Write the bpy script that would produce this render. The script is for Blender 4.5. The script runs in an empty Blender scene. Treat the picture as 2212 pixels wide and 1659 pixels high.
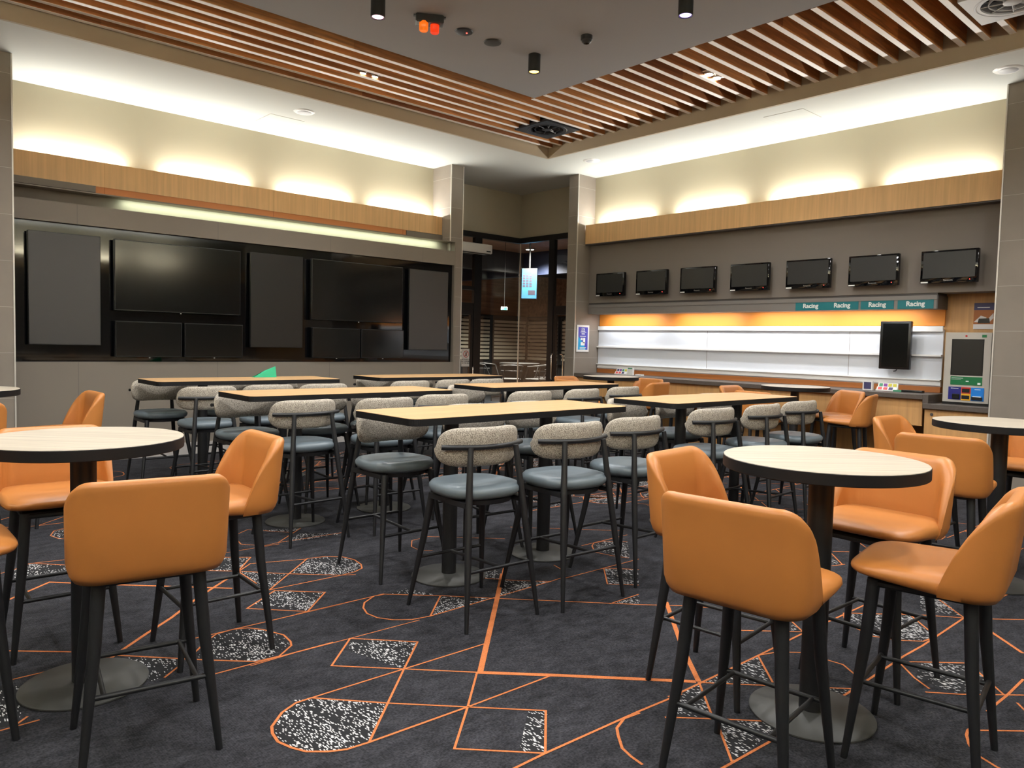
import bpy, bmesh, math, random
from mathutils import Vector, Matrix
random.seed(7)
PI = math.pi
SC = bpy.context.scene
COL = SC.collection
def R(d): return math.radians(d)

# ------------------------------------------------------------------ camera
def make_camera():
    cd = bpy.data.cameras.new('camera'); co = bpy.data.objects.new('camera', cd); COL.objects.link(co)
    yaw, pitch, roll, f, h = R(47.84), R(3.145), R(1.364), 1627.7, 1.52
    F = Vector((math.cos(yaw)*math.cos(pitch), math.sin(yaw)*math.cos(pitch), -math.sin(pitch)))
    r0 = Vector((math.sin(yaw), -math.cos(yaw), 0)); u0 = r0.cross(F)
    r = math.cos(roll)*r0 + math.sin(roll)*u0
    u = -math.sin(roll)*r0 + math.cos(roll)*u0
    m = Matrix((r, u, -F)).transposed().to_4x4(); m.translation = (0, 0, h)
    co.matrix_world = m
    cd.sensor_fit = 'HORIZONTAL'; cd.sensor_width = 36.0; cd.lens = f/2212*36.0
    cd.clip_start = 0.05; cd.clip_end = 100
    SC.camera = co
make_camera()

# ------------------------------------------------------------------ exposure, world
SC.view_settings.view_transform = 'Standard'; SC.view_settings.look = 'None'
SC.view_settings.exposure = 1.5; SC.view_settings.gamma = 1.0; SC.view_settings.use_curve_mapping = False
SC.cycles.use_denoising = True
SC.cycles.max_bounces = 8; SC.cycles.diffuse_bounces = 4; SC.cycles.glossy_bounces = 4
SC.cycles.transmission_bounces = 4; SC.cycles.transparent_max_bounces = 12
SC.cycles.caustics_reflective = False; SC.cycles.caustics_refractive = False
SC.cycles.sample_clamp_indirect = 6.0
W = bpy.data.worlds.new('night'); SC.world = W; W.use_nodes = True
W.node_tree.nodes['Background'].inputs[0].default_value = (0.5, 0.55, 0.7, 1)
W.node_tree.nodes['Background'].inputs[1].default_value = 0.02

# ------------------------------------------------------------------ lamps
def area(name, loc, sx, sy, power, color, direction, spread=180):
    l = bpy.data.lights.new(name, 'AREA'); l.shape = 'RECTANGLE'; l.size = sx; l.size_y = sy
    l.energy = power; l.color = color; l.spread = R(spread)
    o = bpy.data.objects.new(name, l); COL.objects.link(o); o.location = loc
    o.rotation_euler = Vector(direction).to_track_quat('-Z', 'Y').to_euler()
    return o
def spot(name, loc, power, color, direction=(0, 0, -1), angle=80, blend=.6, radius=.06):
    l = bpy.data.lights.new(name, 'SPOT'); l.energy = power; l.color = color
    l.spot_size = R(angle); l.spot_blend = blend; l.shadow_soft_size = radius
    o = bpy.data.objects.new(name, l); COL.objects.link(o); o.location = loc
    o.rotation_euler = Vector(direction).to_track_quat('-Z', 'Y').to_euler()
    return o
WARM = (1.0, .98, .92)
COVE = 9; BACK_FILL = 36
# battens in the two coves behind the timber fascias (1.2 m lamps end to end)
for x in (2.2, 3.8, 5.4, 6.92):
    area('cove_lamp_left', (x, 10.375, 3.548), 1.16, .05, COVE, WARM, (0, -.5, 1))
for y in (8.18, 6.58, 4.98, 3.40):
    o = area('cove_lamp_right', (9.825, y, 3.538), .05, 1.16, COVE, WARM, (-.5, 0, 1)); o.rotation_euler = (PI, R(-27), 0)
# led strip in the niche above the screens
area('niche_strip', (5.0, 9.93, 3.118), 4.7, .02, 8, (.86, 1.0, .74), (0, .4, -1))
# strip under the grey valance over the display boards
for y in (8.1, 6.65, 5.3, 4.15):
    o = area('shelf_lamp', (9.86, y, 2.035), .03, 1.1, 3.0, (.98, .98, 1.0), (.25, 0, -1)); o.rotation_euler = (0, R(-14), 0)
# downlights of the room: in the timber slots and in the dark panel, some of them behind the camera
DOWN = (1.0, .985, .965)
for x, y, p in ((4.70, 7.81, 70), (7.47, 4.985, 70), (7.47, 1.4, 70), (1.6, 7.81, 50)):
    spot('slot_downlight', (x, y, 4.53), p, DOWN, angle=150, blend=1., radius=.10)
for x, y, p in ((5.56, 5.91, 70), (3.66, 5.93, 70), (5.53, 3.99, 70), (3.6, 3.9, 70), (1.6, 5.2, 70), (5.2, 1.4, 70), (1.7, 2.4, 70), (3.3, .4, 70), (.2, 3.6, 70), (-1.2, 1.0, 70), (1.0, -1.2, 70)):
    spot('panel_downlight', (x, y, 4.34), p, DOWN, angle=168, blend=.8, radius=.12)
# fill lamps in unseen coves, added along the two walls behind the camera
for q in (-2.4, -.8, .8, 2.4, 4.0, 5.6, 7.2):
    area('fill_lamp_back', (q, -3.90, 3.548), 1.16, .05, BACK_FILL, WARM, (0, -.05, 1))
    o = area('fill_lamp_side', (-3.90, q, 3.548), .05, 1.16, BACK_FILL, WARM, (-.05, 0, 1)); o.rotation_euler = (PI, R(-3), 0)

# ------------------------------------------------------------------ materials
def lin(c):
    return tuple(((v/255)/12.92 if v/255 <= .04045 else ((v/255+.055)/1.055)**2.4) for v in c)
MATS = {}
def mat(name, rgb, rough=.5, metal=0., spec=.5, emit=None, estr=0., coat=0.):
    m = bpy.data.materials.new(name); m.use_nodes = True; b = m.node_tree.nodes['Principled BSDF']
    c = lin(rgb); b.inputs['Base Color'].default_value = (*c, 1); b.inputs['Roughness'].default_value = rough
    b.inputs['Metallic'].default_value = metal; b.inputs['Specular IOR Level'].default_value = spec
    b.inputs['Coat Weight'].default_value = coat
    if emit: b.inputs['Emission Color'].default_value = (*lin(emit), 1); b.inputs['Emission Strength'].default_value = estr
    MATS[name] = m; return m
def nodes(m):
    nt = m.node_tree; return nt, nt.nodes, nt.links, nt.nodes['Principled BSDF']
def noise_tint(m, scale=(1, 1, 1), nscale=8., amount=.25, detail=6., rough=None, bump=0., bscale=None, dist=.02, coords='Object'):
    """multiply the base colour by a soft procedural variation, optionally with bump"""
    nt, N, L, b = nodes(m)
    tc = N.new('ShaderNodeTexCoord'); mp = N.new('ShaderNodeMapping'); L.new(tc.outputs[coords], mp.inputs[0])
    mp.inputs['Scale'].default_value = scale
    nz = N.new('ShaderNodeTexNoise'); nz.inputs['Scale'].default_value = nscale; nz.inputs['Detail'].default_value = detail
    L.new(mp.outputs[0], nz.inputs[0])
    mr = N.new('ShaderNodeMapRange'); mr.inputs['From Min'].default_value = .3; mr.inputs['From Max'].default_value = .7
    mr.inputs['To Min'].default_value = 1-amount; mr.inputs['To Max'].default_value = 1+amount
    L.new(nz.outputs[0], mr.inputs[0])
    vm = N.new('ShaderNodeVectorMath'); vm.operation = 'SCALE'
    vm.inputs[0].default_value = b.inputs['Base Color'].default_value[:3]; L.new(mr.outputs[0], vm.inputs['Scale'])
    L.new(vm.outputs[0], b.inputs['Base Color'])
    if bump:
        n2 = nz
        if bscale:
            n2 = N.new('ShaderNodeTexNoise'); n2.inputs['Scale'].default_value = bscale; n2.inputs['Detail'].default_value = 3; L.new(mp.outputs[0], n2.inputs[0])
        bp = N.new('ShaderNodeBump'); bp.inputs['Strength'].default_value = bump; bp.inputs['Distance'].default_value = dist
        L.new(n2.outputs[0], bp.inputs['Height']); L.new(bp.outputs[0], b.inputs['Normal'])
    return m
M = MATS
def wood(name, rgb, axis, rough=.42, amount=.22, fine=60.):
    """veneer: grain stretched along one axis"""
    s = [fine]*3; s['xyz'.index(axis)] = 1.2
    return noise_tint(mat(name, rgb, rough), scale=s, nscale=1., amount=amount, detail=5.)
wood('fascia_oak', (222, 180, 126), 'z', amount=.10, fine=30)
wood('cabinet_oak', (200, 154, 100), 'z', amount=.12, fine=26)
wood('table_oak', (196, 156, 110), 'x', .38, .14, 36)
wood('table_ash', (188, 177, 160), 'x', .36, .20, 42)
mat('black_edge', (16, 16, 18), .6, spec=.3)
mat('orange_strip', (204, 130, 74), .5)
mat('cream_paint', (180, 173, 150), .85); mat('back_paint', (232, 226, 214), .9)
mat('ceiling_white', (196, 198, 193), .9)
mat('coffer_tan', (172, 158, 136), .8)
mat('dark_panel', (152, 154, 158), .85)
mat('plenum', (22, 17, 14), .9)
mat('laminate_grey', (122, 114, 103), .6)
mat('tile_grey', (134, 125, 115), .55); noise_tint(M['tile_grey'], nscale=3., amount=.06, bump=.0)
mat('grout', (176, 168, 156), .8)
mat('tv_wall_grey', (126, 119, 112), .75)
mat('alcove_beige', (180, 174, 156), .85)
mat('metal_trim', (214, 210, 202), .35, .35)
mat('skirting', (176, 172, 168), .45)
mat('gloss_black', (10, 11, 13), .05)
mat('screen_gloss', (16, 17, 17), .12)
mat('screen_satin', (34, 34, 33), .28)
mat('screen_matte', (60, 59, 58), .4)
mat('bezel', (18, 19, 20), .3)
mat('tv_screen', (42, 43, 43), .35)
mat('black_frame', (15, 17, 22), .4)
mat('black_steel', (24, 25, 27), .45)
mat('leg_black', (23, 24, 27), .48)
mat('base_grey', (62, 62, 60), .5)
mat('silver', (190, 188, 184), .35, .8)
mat('chrome', (220, 220, 220), .15, 1.)
mat('orange_leather', (184, 118, 58), .42); noise_tint(M['orange_leather'], nscale=4., amount=.05, bump=.08, bscale=420., dist=.001)
mat('seat_blue', (98, 109, 116), .42); noise_tint(M['seat_blue'], nscale=5., amount=.06, bump=.05, bscale=400., dist=.001)
def boucle():
    m = mat('boucle', (160, 152, 138), .95, spec=.2)
    nt, N, L, b = nodes(m)
    tc = N.new('ShaderNodeTexCoord')
    v = N.new('ShaderNodeTexVoronoi'); v.inputs['Scale'].default_value = 150; L.new(tc.outputs['Object'], v.inputs['Vector'])
    n = N.new('ShaderNodeTexNoise'); n.inputs['Scale'].default_value = 210; n.inputs['Detail'].default_value = 2; L.new(tc.outputs['Object'], n.inputs['Vector'])
    rp = N.new('ShaderNodeValToRGB'); e = rp.color_ramp.elements
    e[0].position = .36; e[0].color = (*lin((110, 103, 94)), 1); e[1].position = .62; e[1].color = (*lin((188, 180, 166)), 1)
    L.new(n.outputs[0], rp.inputs[0]); L.new(rp.outputs[0], b.inputs['Base Color'])
    bp = N.new('ShaderNodeBump'); bp.inputs['Strength'].default_value = .5; bp.inputs['Distance'].default_value = .003; bp.invert = True
    L.new(v.outputs['Distance'], bp.inputs['Height']); L.new(bp.outputs[0], b.inputs['Normal'])
boucle()
mat('white_board', (216, 221, 228), .4); mat('white_ledge', (240, 240, 238), .4)
mat('orange_back', (222, 138, 48), .6)
mat('brown_back', (172, 104, 50), .5)
mat('counter_grey', (88, 80, 74), .45); noise_tint(M['counter_grey'], nscale=40., amount=.12)
mat('valance_grey', (128, 124, 121), .5)
mat('valance_dark', (78, 74, 72), .5)
mat('teal', (14, 116, 124), .5); mat('letter_white', (236, 240, 238), .5)
mat('kiosk_silver', (186, 182, 174), .4, .15); mat('kiosk_dark', (60, 57, 54), .5)
mat('navy', (34, 36, 120), .4); mat('red', (190, 44, 38), .4); mat('yellow', (232, 170, 40), .4); mat('blue', (22, 124, 214), .4); mat('green', (10, 108, 60), .45)
mat('white_plastic', (232, 232, 230), .4); mat('paper', (228, 224, 220), .7)
mat('poster_violet', (74, 72, 178), .5); mat('poster_cyan', (20, 160, 216), .5)
mat('card_purple', (128, 66, 150), .5); mat('card_yellow', (206, 196, 60), .5); mat('card_green', (70, 146, 112), .5); mat('card_red', (206, 84, 84), .5); mat('card_navy', (62, 60, 100), .5)
mat('vent_black', (36, 38, 42), .4); mat('vent_white', (200, 202, 206), .5); mat('vent_hole', (8, 8, 9), .8)
mat('beacon_red', (236, 62, 22), .2, emit=(236, 60, 20), estr=.25); mat('beacon_orange', (240, 120, 20), .2, emit=(240, 110, 20), estr=.25)
mat('lamp_warm', (255, 240, 200), .5, emit=(255, 196, 92), estr=2.2); mat('lamp_pink', (255, 240, 240), .5, emit=(255, 180, 205), estr=2.2); mat('lamp_violet', (240, 236, 255), .5, emit=(170, 140, 255), estr=2.2)
mat('lamp_white', (255, 255, 250), .5, emit=(255, 246, 226), estr=12.)
mat('led_red', (255, 60, 50), .5, emit=(255, 60, 50), estr=3.)
mat('screen_blue', (30, 70, 100), .4, emit=(84, 160, 220), estr=.22); mat('screen_panel', (30, 26, 40), .5, emit=(60, 44, 84), estr=.1)
mat('exit_sign', (90, 220, 220), .5, emit=(60, 200, 215), estr=.5)
mat('louvre', (206, 202, 186), .6); mat('lounge_dark', (40, 40, 42), .7); mat('lounge_floor', (44, 46, 50), .5); mat('lounge_blue', (26, 36, 62), .6)
wood('lounge_timber', (138, 104, 80), 'x', .5, .3, 14)
mat('lounge_green', (70, 130, 110), .5)
mat('flyer_green', (18, 158, 112), .5)
mat('bin_red', (206, 16, 22), .35)
mat('cable_black', (16, 16, 16), .5)

def slat_timber():
    m = mat('slat_timber', (150, 92, 50), .45)
    nt, N, L, b = nodes(m)
    tc = N.new('ShaderNodeTexCoord'); sp = N.new('ShaderNodeSeparateXYZ'); L.new(tc.outputs['Object'], sp.inputs[0])
    def mth(op, a, bb=None):
        n = N.new('ShaderNodeMath'); n.operation = op
        for i, v in enumerate((a, bb)):
            if v is None: continue
            if isinstance(v, (int, float)): n.inputs[i].default_value = v
            else: L.new(v, n.inputs[i])
        return n.outputs[0]
    row = mth('FLOOR', mth('MULTIPLY', mth('SUBTRACT', sp.outputs[1], 2.36), 1/.2127))
    col = mth('FLOOR', mth('ADD', mth('MULTIPLY', sp.outputs[0], .34), mth('MULTIPLY', row, .118)))
    cb = N.new('ShaderNodeCombineXYZ'); L.new(row, cb.inputs[0]); L.new(col, cb.inputs[1])
    wn = N.new('ShaderNodeTexWhiteNoise'); wn.noise_dimensions = '2D'; L.new(cb.outputs[0], wn.inputs['Vector'])
    mp = N.new('ShaderNodeMapping'); mp.inputs['Scale'].default_value = (1.6, 4., 22.); L.new(tc.outputs['Object'], mp.inputs[0])
    nz = N.new('ShaderNodeTexNoise'); nz.inputs['Scale'].default_value = 1.; nz.inputs['Detail'].default_value = 5; nz.inputs['Distortion'].default_value = 1.2; L.new(mp.outputs[0], nz.inputs[0])
    r1 = N.new('ShaderNodeValToRGB'); e = r1.color_ramp.elements
    e[0].position = 0; e[0].color = (*lin((156, 98, 60)), 1); e[1].position = 1; e[1].color = (*lin((224, 164, 104)), 1)
    L.new(wn.outputs[0], r1.inputs[0])
    mr = N.new('ShaderNodeMapRange'); mr.inputs['From Min'].default_value = .3; mr.inputs['From Max'].default_value = .7; mr.inputs['To Min'].default_value = .68; mr.inputs['To Max'].default_value = 1.25
    L.new(nz.outputs[0], mr.inputs[0])
    vm = N.new('ShaderNodeVectorMath'); vm.operation = 'SCALE'; L.new(r1.outputs[0], vm.inputs[0]); L.new(mr.outputs[0], vm.inputs['Scale'])
    L.new(vm.outputs[0], b.inputs['Base Color'])
slat_timber()
wood('slat_lit_underside', (255, 251, 247), 'x', .5, .04, 20)  # near-white colour holds the cove uplight on the brown timber undersides

def glass():
    m = bpy.data.materials.new('clear_glass'); m.use_nodes = True; nt = m.node_tree; N = nt.nodes; L = nt.links
    N.remove(N['Principled BSDF']); out = N['Material Output']
    t = N.new('ShaderNodeBsdfTransparent'); t.inputs[0].default_value = (.93, .95, .95, 1)
    g = N.new('ShaderNodeBsdfGlossy'); g.inputs['Roughness'].default_value = .02
    fr = N.new('ShaderNodeFresnel'); ge = N.new('ShaderNodeNewGeometry'); mr = N.new('ShaderNodeMapRange'); mr.inputs['To Min'].default_value = 1.45; mr.inputs['To Max'].default_value = 1/1.45
    L.new(ge.outputs['Backfacing'], mr.inputs[0]); L.new(mr.outputs[0], fr.inputs[0])
    mx = N.new('ShaderNodeMixShader'); L.new(fr.outputs[0], mx.inputs[0]); L.new(t.outputs[0], mx.inputs[1]); L.new(g.outputs[0], mx.inputs[2]); L.new(mx.outputs[0], out.inputs[0])
    M['clear_glass'] = m
glass()

def carpet():
    m = mat('carpet', (46, 46, 48), .95, spec=.15)
    nt, N, L, b = nodes(m)
    tc = N.new('ShaderNodeTexCoord')
    n1 = N.new('ShaderNodeTexNoise'); n1.inputs['Scale'].default_value = 5.; n1.inputs['Detail'].default_value = 10; n1.inputs['Roughness'].default_value = .8
    n2 = N.new('ShaderNodeTexNoise'); n2.inputs['Scale'].default_value = 95; n2.inputs['Detail'].default_value = 2
    mp = N.new('ShaderNodeMapping'); mp.inputs['Scale'].default_value = (1.6, 2.6, 1.); mp.inputs['Rotation'].default_value = (0, 0, .5)
    L.new(tc.outputs['Object'], mp.inputs[0]); L.new(mp.outputs[0], n1.inputs[0]); L.new(tc.outputs['Object'], n2.inputs[0])
    r1 = N.new('ShaderNodeValToRGB'); e = r1.color_ramp.elements
    e[0].position = .34; e[0].color = (*lin((28, 28, 31)), 1); e[1].position = .68; e[1].color = (*lin((62, 62, 67)), 1); L.new(n1.outputs[0], r1.inputs[0])
    mr = N.new('ShaderNodeMapRange'); mr.inputs['From Min'].default_value = .3; mr.inputs['From Max'].default_value = .7; mr.inputs['To Min'].default_value = .55; mr.inputs['To Max'].default_value = 1.5
    L.new(n2.outputs[0], mr.inputs[0])
    vm = N.new('ShaderNodeVectorMath'); vm.operation = 'SCALE'; L.new(r1.outputs[0], vm.inputs[0]); L.new(mr.outputs[0], vm.inputs['Scale']); L.new(vm.outputs[0], b.inputs['Base Color'])
    wv = N.new('ShaderNodeTexWave'); wv.inputs['Scale'].default_value = 38; wv.inputs['Distortion'].default_value = 1.5; L.new(tc.outputs['Object'], wv.inputs[0])
    bp = N.new('ShaderNodeBump'); bp.inputs['Strength'].default_value = .25; bp.inputs['Distance'].default_value = .003; L.new(wv.outputs['Fac'], bp.inputs['Height']); L.new(bp.outputs[0], b.inputs['Normal'])
    # woven white flecks
    f = mat('carpet_fleck', (40, 40, 42), .95, spec=.15); nt, N, L, b = nodes(f)
    tc = N.new('ShaderNodeTexCoord'); mp = N.new('ShaderNodeMapping'); mp.inputs['Scale'].default_value = (250, 84, 1); mp.inputs['Rotation'].default_value = (0, 0, .25); L.new(tc.outputs['Object'], mp.inputs[0])
    fl = N.new('ShaderNodeVectorMath'); fl.operation = 'FLOOR'; L.new(mp.outputs[0], fl.inputs[0])
    wn = N.new('ShaderNodeTexWhiteNoise'); wn.noise_dimensions = '3D'; L.new(fl.outputs[0], wn.inputs['Vector'])
    nz = N.new('ShaderNodeTexNoise'); nz.inputs['Scale'].default_value = 5; nz.inputs['Detail'].default_value = 3; L.new(tc.outputs['Object'], nz.inputs[0])
    mr = N.new('ShaderNodeMapRange'); mr.inputs['From Min'].default_value = .35; mr.inputs['From Max'].default_value = .65; mr.inputs['To Min'].default_value = .95; mr.inputs['To Max'].default_value = .74; L.new(nz.outputs[0], mr.inputs[0])
    gt = N.new('ShaderNodeMath'); gt.operation = 'GREATER_THAN'; L.new(wn.outputs[0], gt.inputs[0]); L.new(mr.outputs[0], gt.inputs[1])
    mx = N.new('ShaderNodeMix'); mx.data_type = 'RGBA'; L.new(gt.outputs[0], mx.inputs[0])
    mx.inputs[6].default_value = (*lin((40, 40, 42)), 1); mx.inputs[7].default_value = (*lin((196, 195, 196)), 1); L.new(mx.outputs[2], b.inputs['Base Color'])
    mat('carpet_orange', (192, 114, 68), .95, spec=.15); noise_tint(M['carpet_orange'], nscale=150., amount=.2)
carpet()

CL=[(0.034,[(3.25,3.64),(2.91,3.3),(2.19,2.59),(2.45,2.34),(2.71,2.08),(2.89,1.9)]),(0.012,[(2.67,3.55),(2.91,3.3),(3.5,2.7),(3.78,2.44)]),(0.012,[(2.43,3.77),(2.67,3.55)]),(0.012,[(1.87,3.79),(2.32,3.78),(2.43,3.78)]),(0.012,[(2.43,3.77),(2.36,3.78),(2.26,3.72),(2.21,3.65),(2.18,3.56),(2.19,3.47),(2.24,3.39),(2.32,3.33),(2.43,3.31),(2.89,3.32),(3.39,3.33)]),(0.012,[(2.67,3.54),(2.43,3.31)]),(0.008,[(2.35,3.3),(1.93,3.31),(1.64,3.32),(1.41,3.31)]),(0.012,[(1.93,3.31),(2.17,3.06),(1.94,2.84),(1.7,3.08),(1.93,3.31)]),(0.012,[(1.48,2.39),(1.94,2.84),(2.42,2.83)]),(0.012,[(1.94,2.84),(2.18,2.6),(1.94,2.37)]),(0.012,[(1.94,2.84),(1.48,2.85),(1.7,2.61),(1.94,2.37),(2.17,2.14),(1.94,1.91),(1.7,2.15),(1.94,2.37),(2.43,2.36)]),(0.014,[(1.48,2.85),(1.41,2.85),(1.33,2.81),(1.25,2.73),(1.23,2.68),(1.22,2.61),(1.24,2.54),(1.27,2.48),(1.33,2.43),(1.39,2.4),(1.48,2.39),(1.94,2.37)]),(0.014,[(1.78,1.91),(1.94,1.91),(2.46,1.89),(2.74,1.87)]),(0.014,[(2.46,1.88),(2.37,1.89),(2.29,1.86),(2.25,1.82),(2.19,1.75),(2.17,1.69),(2.16,1.63)]),(0.01,[(3.39,3.33),(3.51,3.34),(3.59,3.4),(3.63,3.47),(3.66,3.57)]),(0.01,[(3.49,3.32),(4.25,3.3)]),(0.01,[(3.16,3.55),(3.38,3.33)]),(0.01,[(3.07,3.67),(3.17,3.55)]),(0.01,[(3.88,4.76),(3.5,4.36)]),(0.01,[(3.25,3.64),(3.4,3.79),(3.58,3.77)]),(0.008,[(3.15,4.54),(3.25,4.68),(3.42,4.7),(3.85,4.29)]),(0.008,[(3.15,4.54),(3.14,4.42),(3.21,4.36)]),(0.01,[(3.88,3.31),(4.05,3.14)]),(0.01,[(3.88,3.31),(3.64,3.07),(3.78,2.93)]),(0.01,[(3.37,2.82),(3.64,2.82)]),(0.01,[(4.13,4.54),(4.8,3.89)]),(0.01,[(4.18,3.79),(4.72,3.79)]),(0.01,[(4.24,3.74),(4.32,3.79),(4.42,3.77),(4.55,3.65)]),(0.01,[(4.24,3.74),(4.13,3.61),(4.16,3.47),(4.21,3.36)]),(0.012,[(0.93,3.36),(1.22,3.33),(1.84,3.32)]),(0.012,[(1.26,3.61),(1.36,3.72),(1.43,3.78),(1.52,3.79),(1.59,3.76),(1.64,3.69),(1.69,3.56),(1.68,3.46),(1.66,3.41),(1.56,3.33),(1.45,3.34)]),(0.012,[(0.54,3.82),(0.88,3.82),(1.37,3.79),(2.15,3.78)]),(0.022,[(0.88,3.73),(1.0,3.85),(1.16,4.0),(1.33,4.15),(1.55,4.38),(1.83,4.63)]),(0.012,[(1.83,4.63),(2.06,4.84),(2.4,4.71)]),(0.014,[(0.58,4.2),(0.82,3.99),(0.98,3.81),(1.28,3.5),(1.45,3.34)]),(0.012,[(1.95,4.23),(2.17,4.02),(1.94,3.79),(1.7,4.04),(1.95,4.23)]),(0.012,[(1.78,4.86),(1.93,4.73),(2.15,4.49),(2.41,4.25),(2.49,4.21)]),(0.012,[(2.41,4.72),(1.93,4.26)]),(0.012,[(1.93,4.26),(2.42,4.25)]),(0.012,[(2.41,4.72),(2.53,4.69),(2.62,4.61),(2.65,4.5),(2.63,4.38),(2.59,4.3),(2.51,4.26),(2.41,4.25)]),(0.022,[(0.72,4.99),(0.96,5.2),(1.22,4.94),(1.54,4.64),(1.77,4.42)]),(0.012,[(0.76,5.57),(0.84,5.61),(0.94,5.7),(1.14,5.66)]),(0.012,[(0.97,5.68),(1.11,5.53)]),(0.012,[(1.78,4.86),(1.95,5.11),(2.12,4.98),(1.93,4.73)]),(0.01,[(1.92,4.42),(1.93,4.73)]),(0.01,[(1.19,6.4),(1.24,6.54),(1.32,6.58)]),(0.01,[(1.19,6.4),(1.22,6.27),(1.28,6.21)]),(0.012,[(1.07,3.43),(1.18,3.53)]),(0.012,[(0.45,3.35),(0.58,3.35)]),(0.012,[(0.49,3.35),(0.55,3.41)]),(0.01,[(2.25,5.6),(2.41,5.72),(2.65,5.42)]),(0.01,[(2.25,5.6),(2.2,5.34),(2.31,5.2),(2.43,5.22),(2.95,5.2)]),(0.01,[(2.43,5.22),(2.76,5.52)]),(0.01,[(1.99,5.19),(2.42,5.18)]),(0.03,[(3.66,2.63),(3.17,2.17),(2.9,1.89)]),(0.012,[(2.89,1.88),(2.66,1.66)]),(0.014,[(2.67,1.89),(2.75,1.88),(3.39,1.87),(3.85,1.87),(4.22,1.86),(4.6,1.85)]),(0.012,[(3.39,1.87),(3.5,1.83),(3.59,1.75),(3.6,1.66),(3.61,1.55),(3.54,1.46)]),(0.012,[(3.38,1.87),(3.16,1.67)]),(0.012,[(2.89,1.89),(3.11,1.67),(3.39,1.4)]),(0.012,[(2.51,1.79),(2.67,1.64),(2.8,1.51)]),(0.012,[(2.61,1.6),(2.43,1.43)]),(0.014,[(2.35,1.43),(2.72,1.41),(3.38,1.4),(3.96,1.4),(4.17,1.39),(4.81,1.39),(5.26,1.37),(5.82,1.34)]),(0.012,[(4.33,1.87),(4.61,1.61),(4.37,1.39)]),(0.012,[(4.36,1.39),(4.24,1.41),(4.15,1.5),(4.1,1.61),(4.15,1.73),(4.25,1.83),(4.33,1.87)]),(0.012,[(3.84,1.37),(3.91,1.35),(4.12,1.16),(3.86,0.94)]),(0.012,[(3.84,1.37),(3.73,1.27),(3.66,1.18)]),(0.012,[(3.61,1.18),(3.71,1.07),(3.93,0.88)]),(0.014,[(3.62,0.94),(3.87,0.93),(4.12,0.93)]),(0.012,[(3.82,0.88),(3.74,0.82)]),(0.012,[(4.58,1.66),(4.81,1.39)]),(0.012,[(5.22,1.76),(4.81,1.39)]),(0.012,[(4.86,1.33),(5.09,1.13)]),(0.022,[(4.77,1.3),(4.48,1.02)]),(0.014,[(3.48,0.93),(3.38,0.94),(3.33,0.93),(3.26,0.9),(3.2,0.86),(3.16,0.78),(3.15,0.74)]),(0.012,[(3.39,0.93),(3.56,0.78)]),(0.012,[(5.53,2.5),(5.31,2.32)]),(0.012,[(5.21,2.35),(5.33,2.31)]),(0.012,[(3.98,2.02),(3.86,1.88),(3.56,2.15)]),(0.012,[(3.7,2.49),(3.83,2.37)]),(0.012,[(5.59,2.52),(5.83,2.32)]),(0.012,[(6.06,2.54),(5.92,2.41)])]
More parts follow.
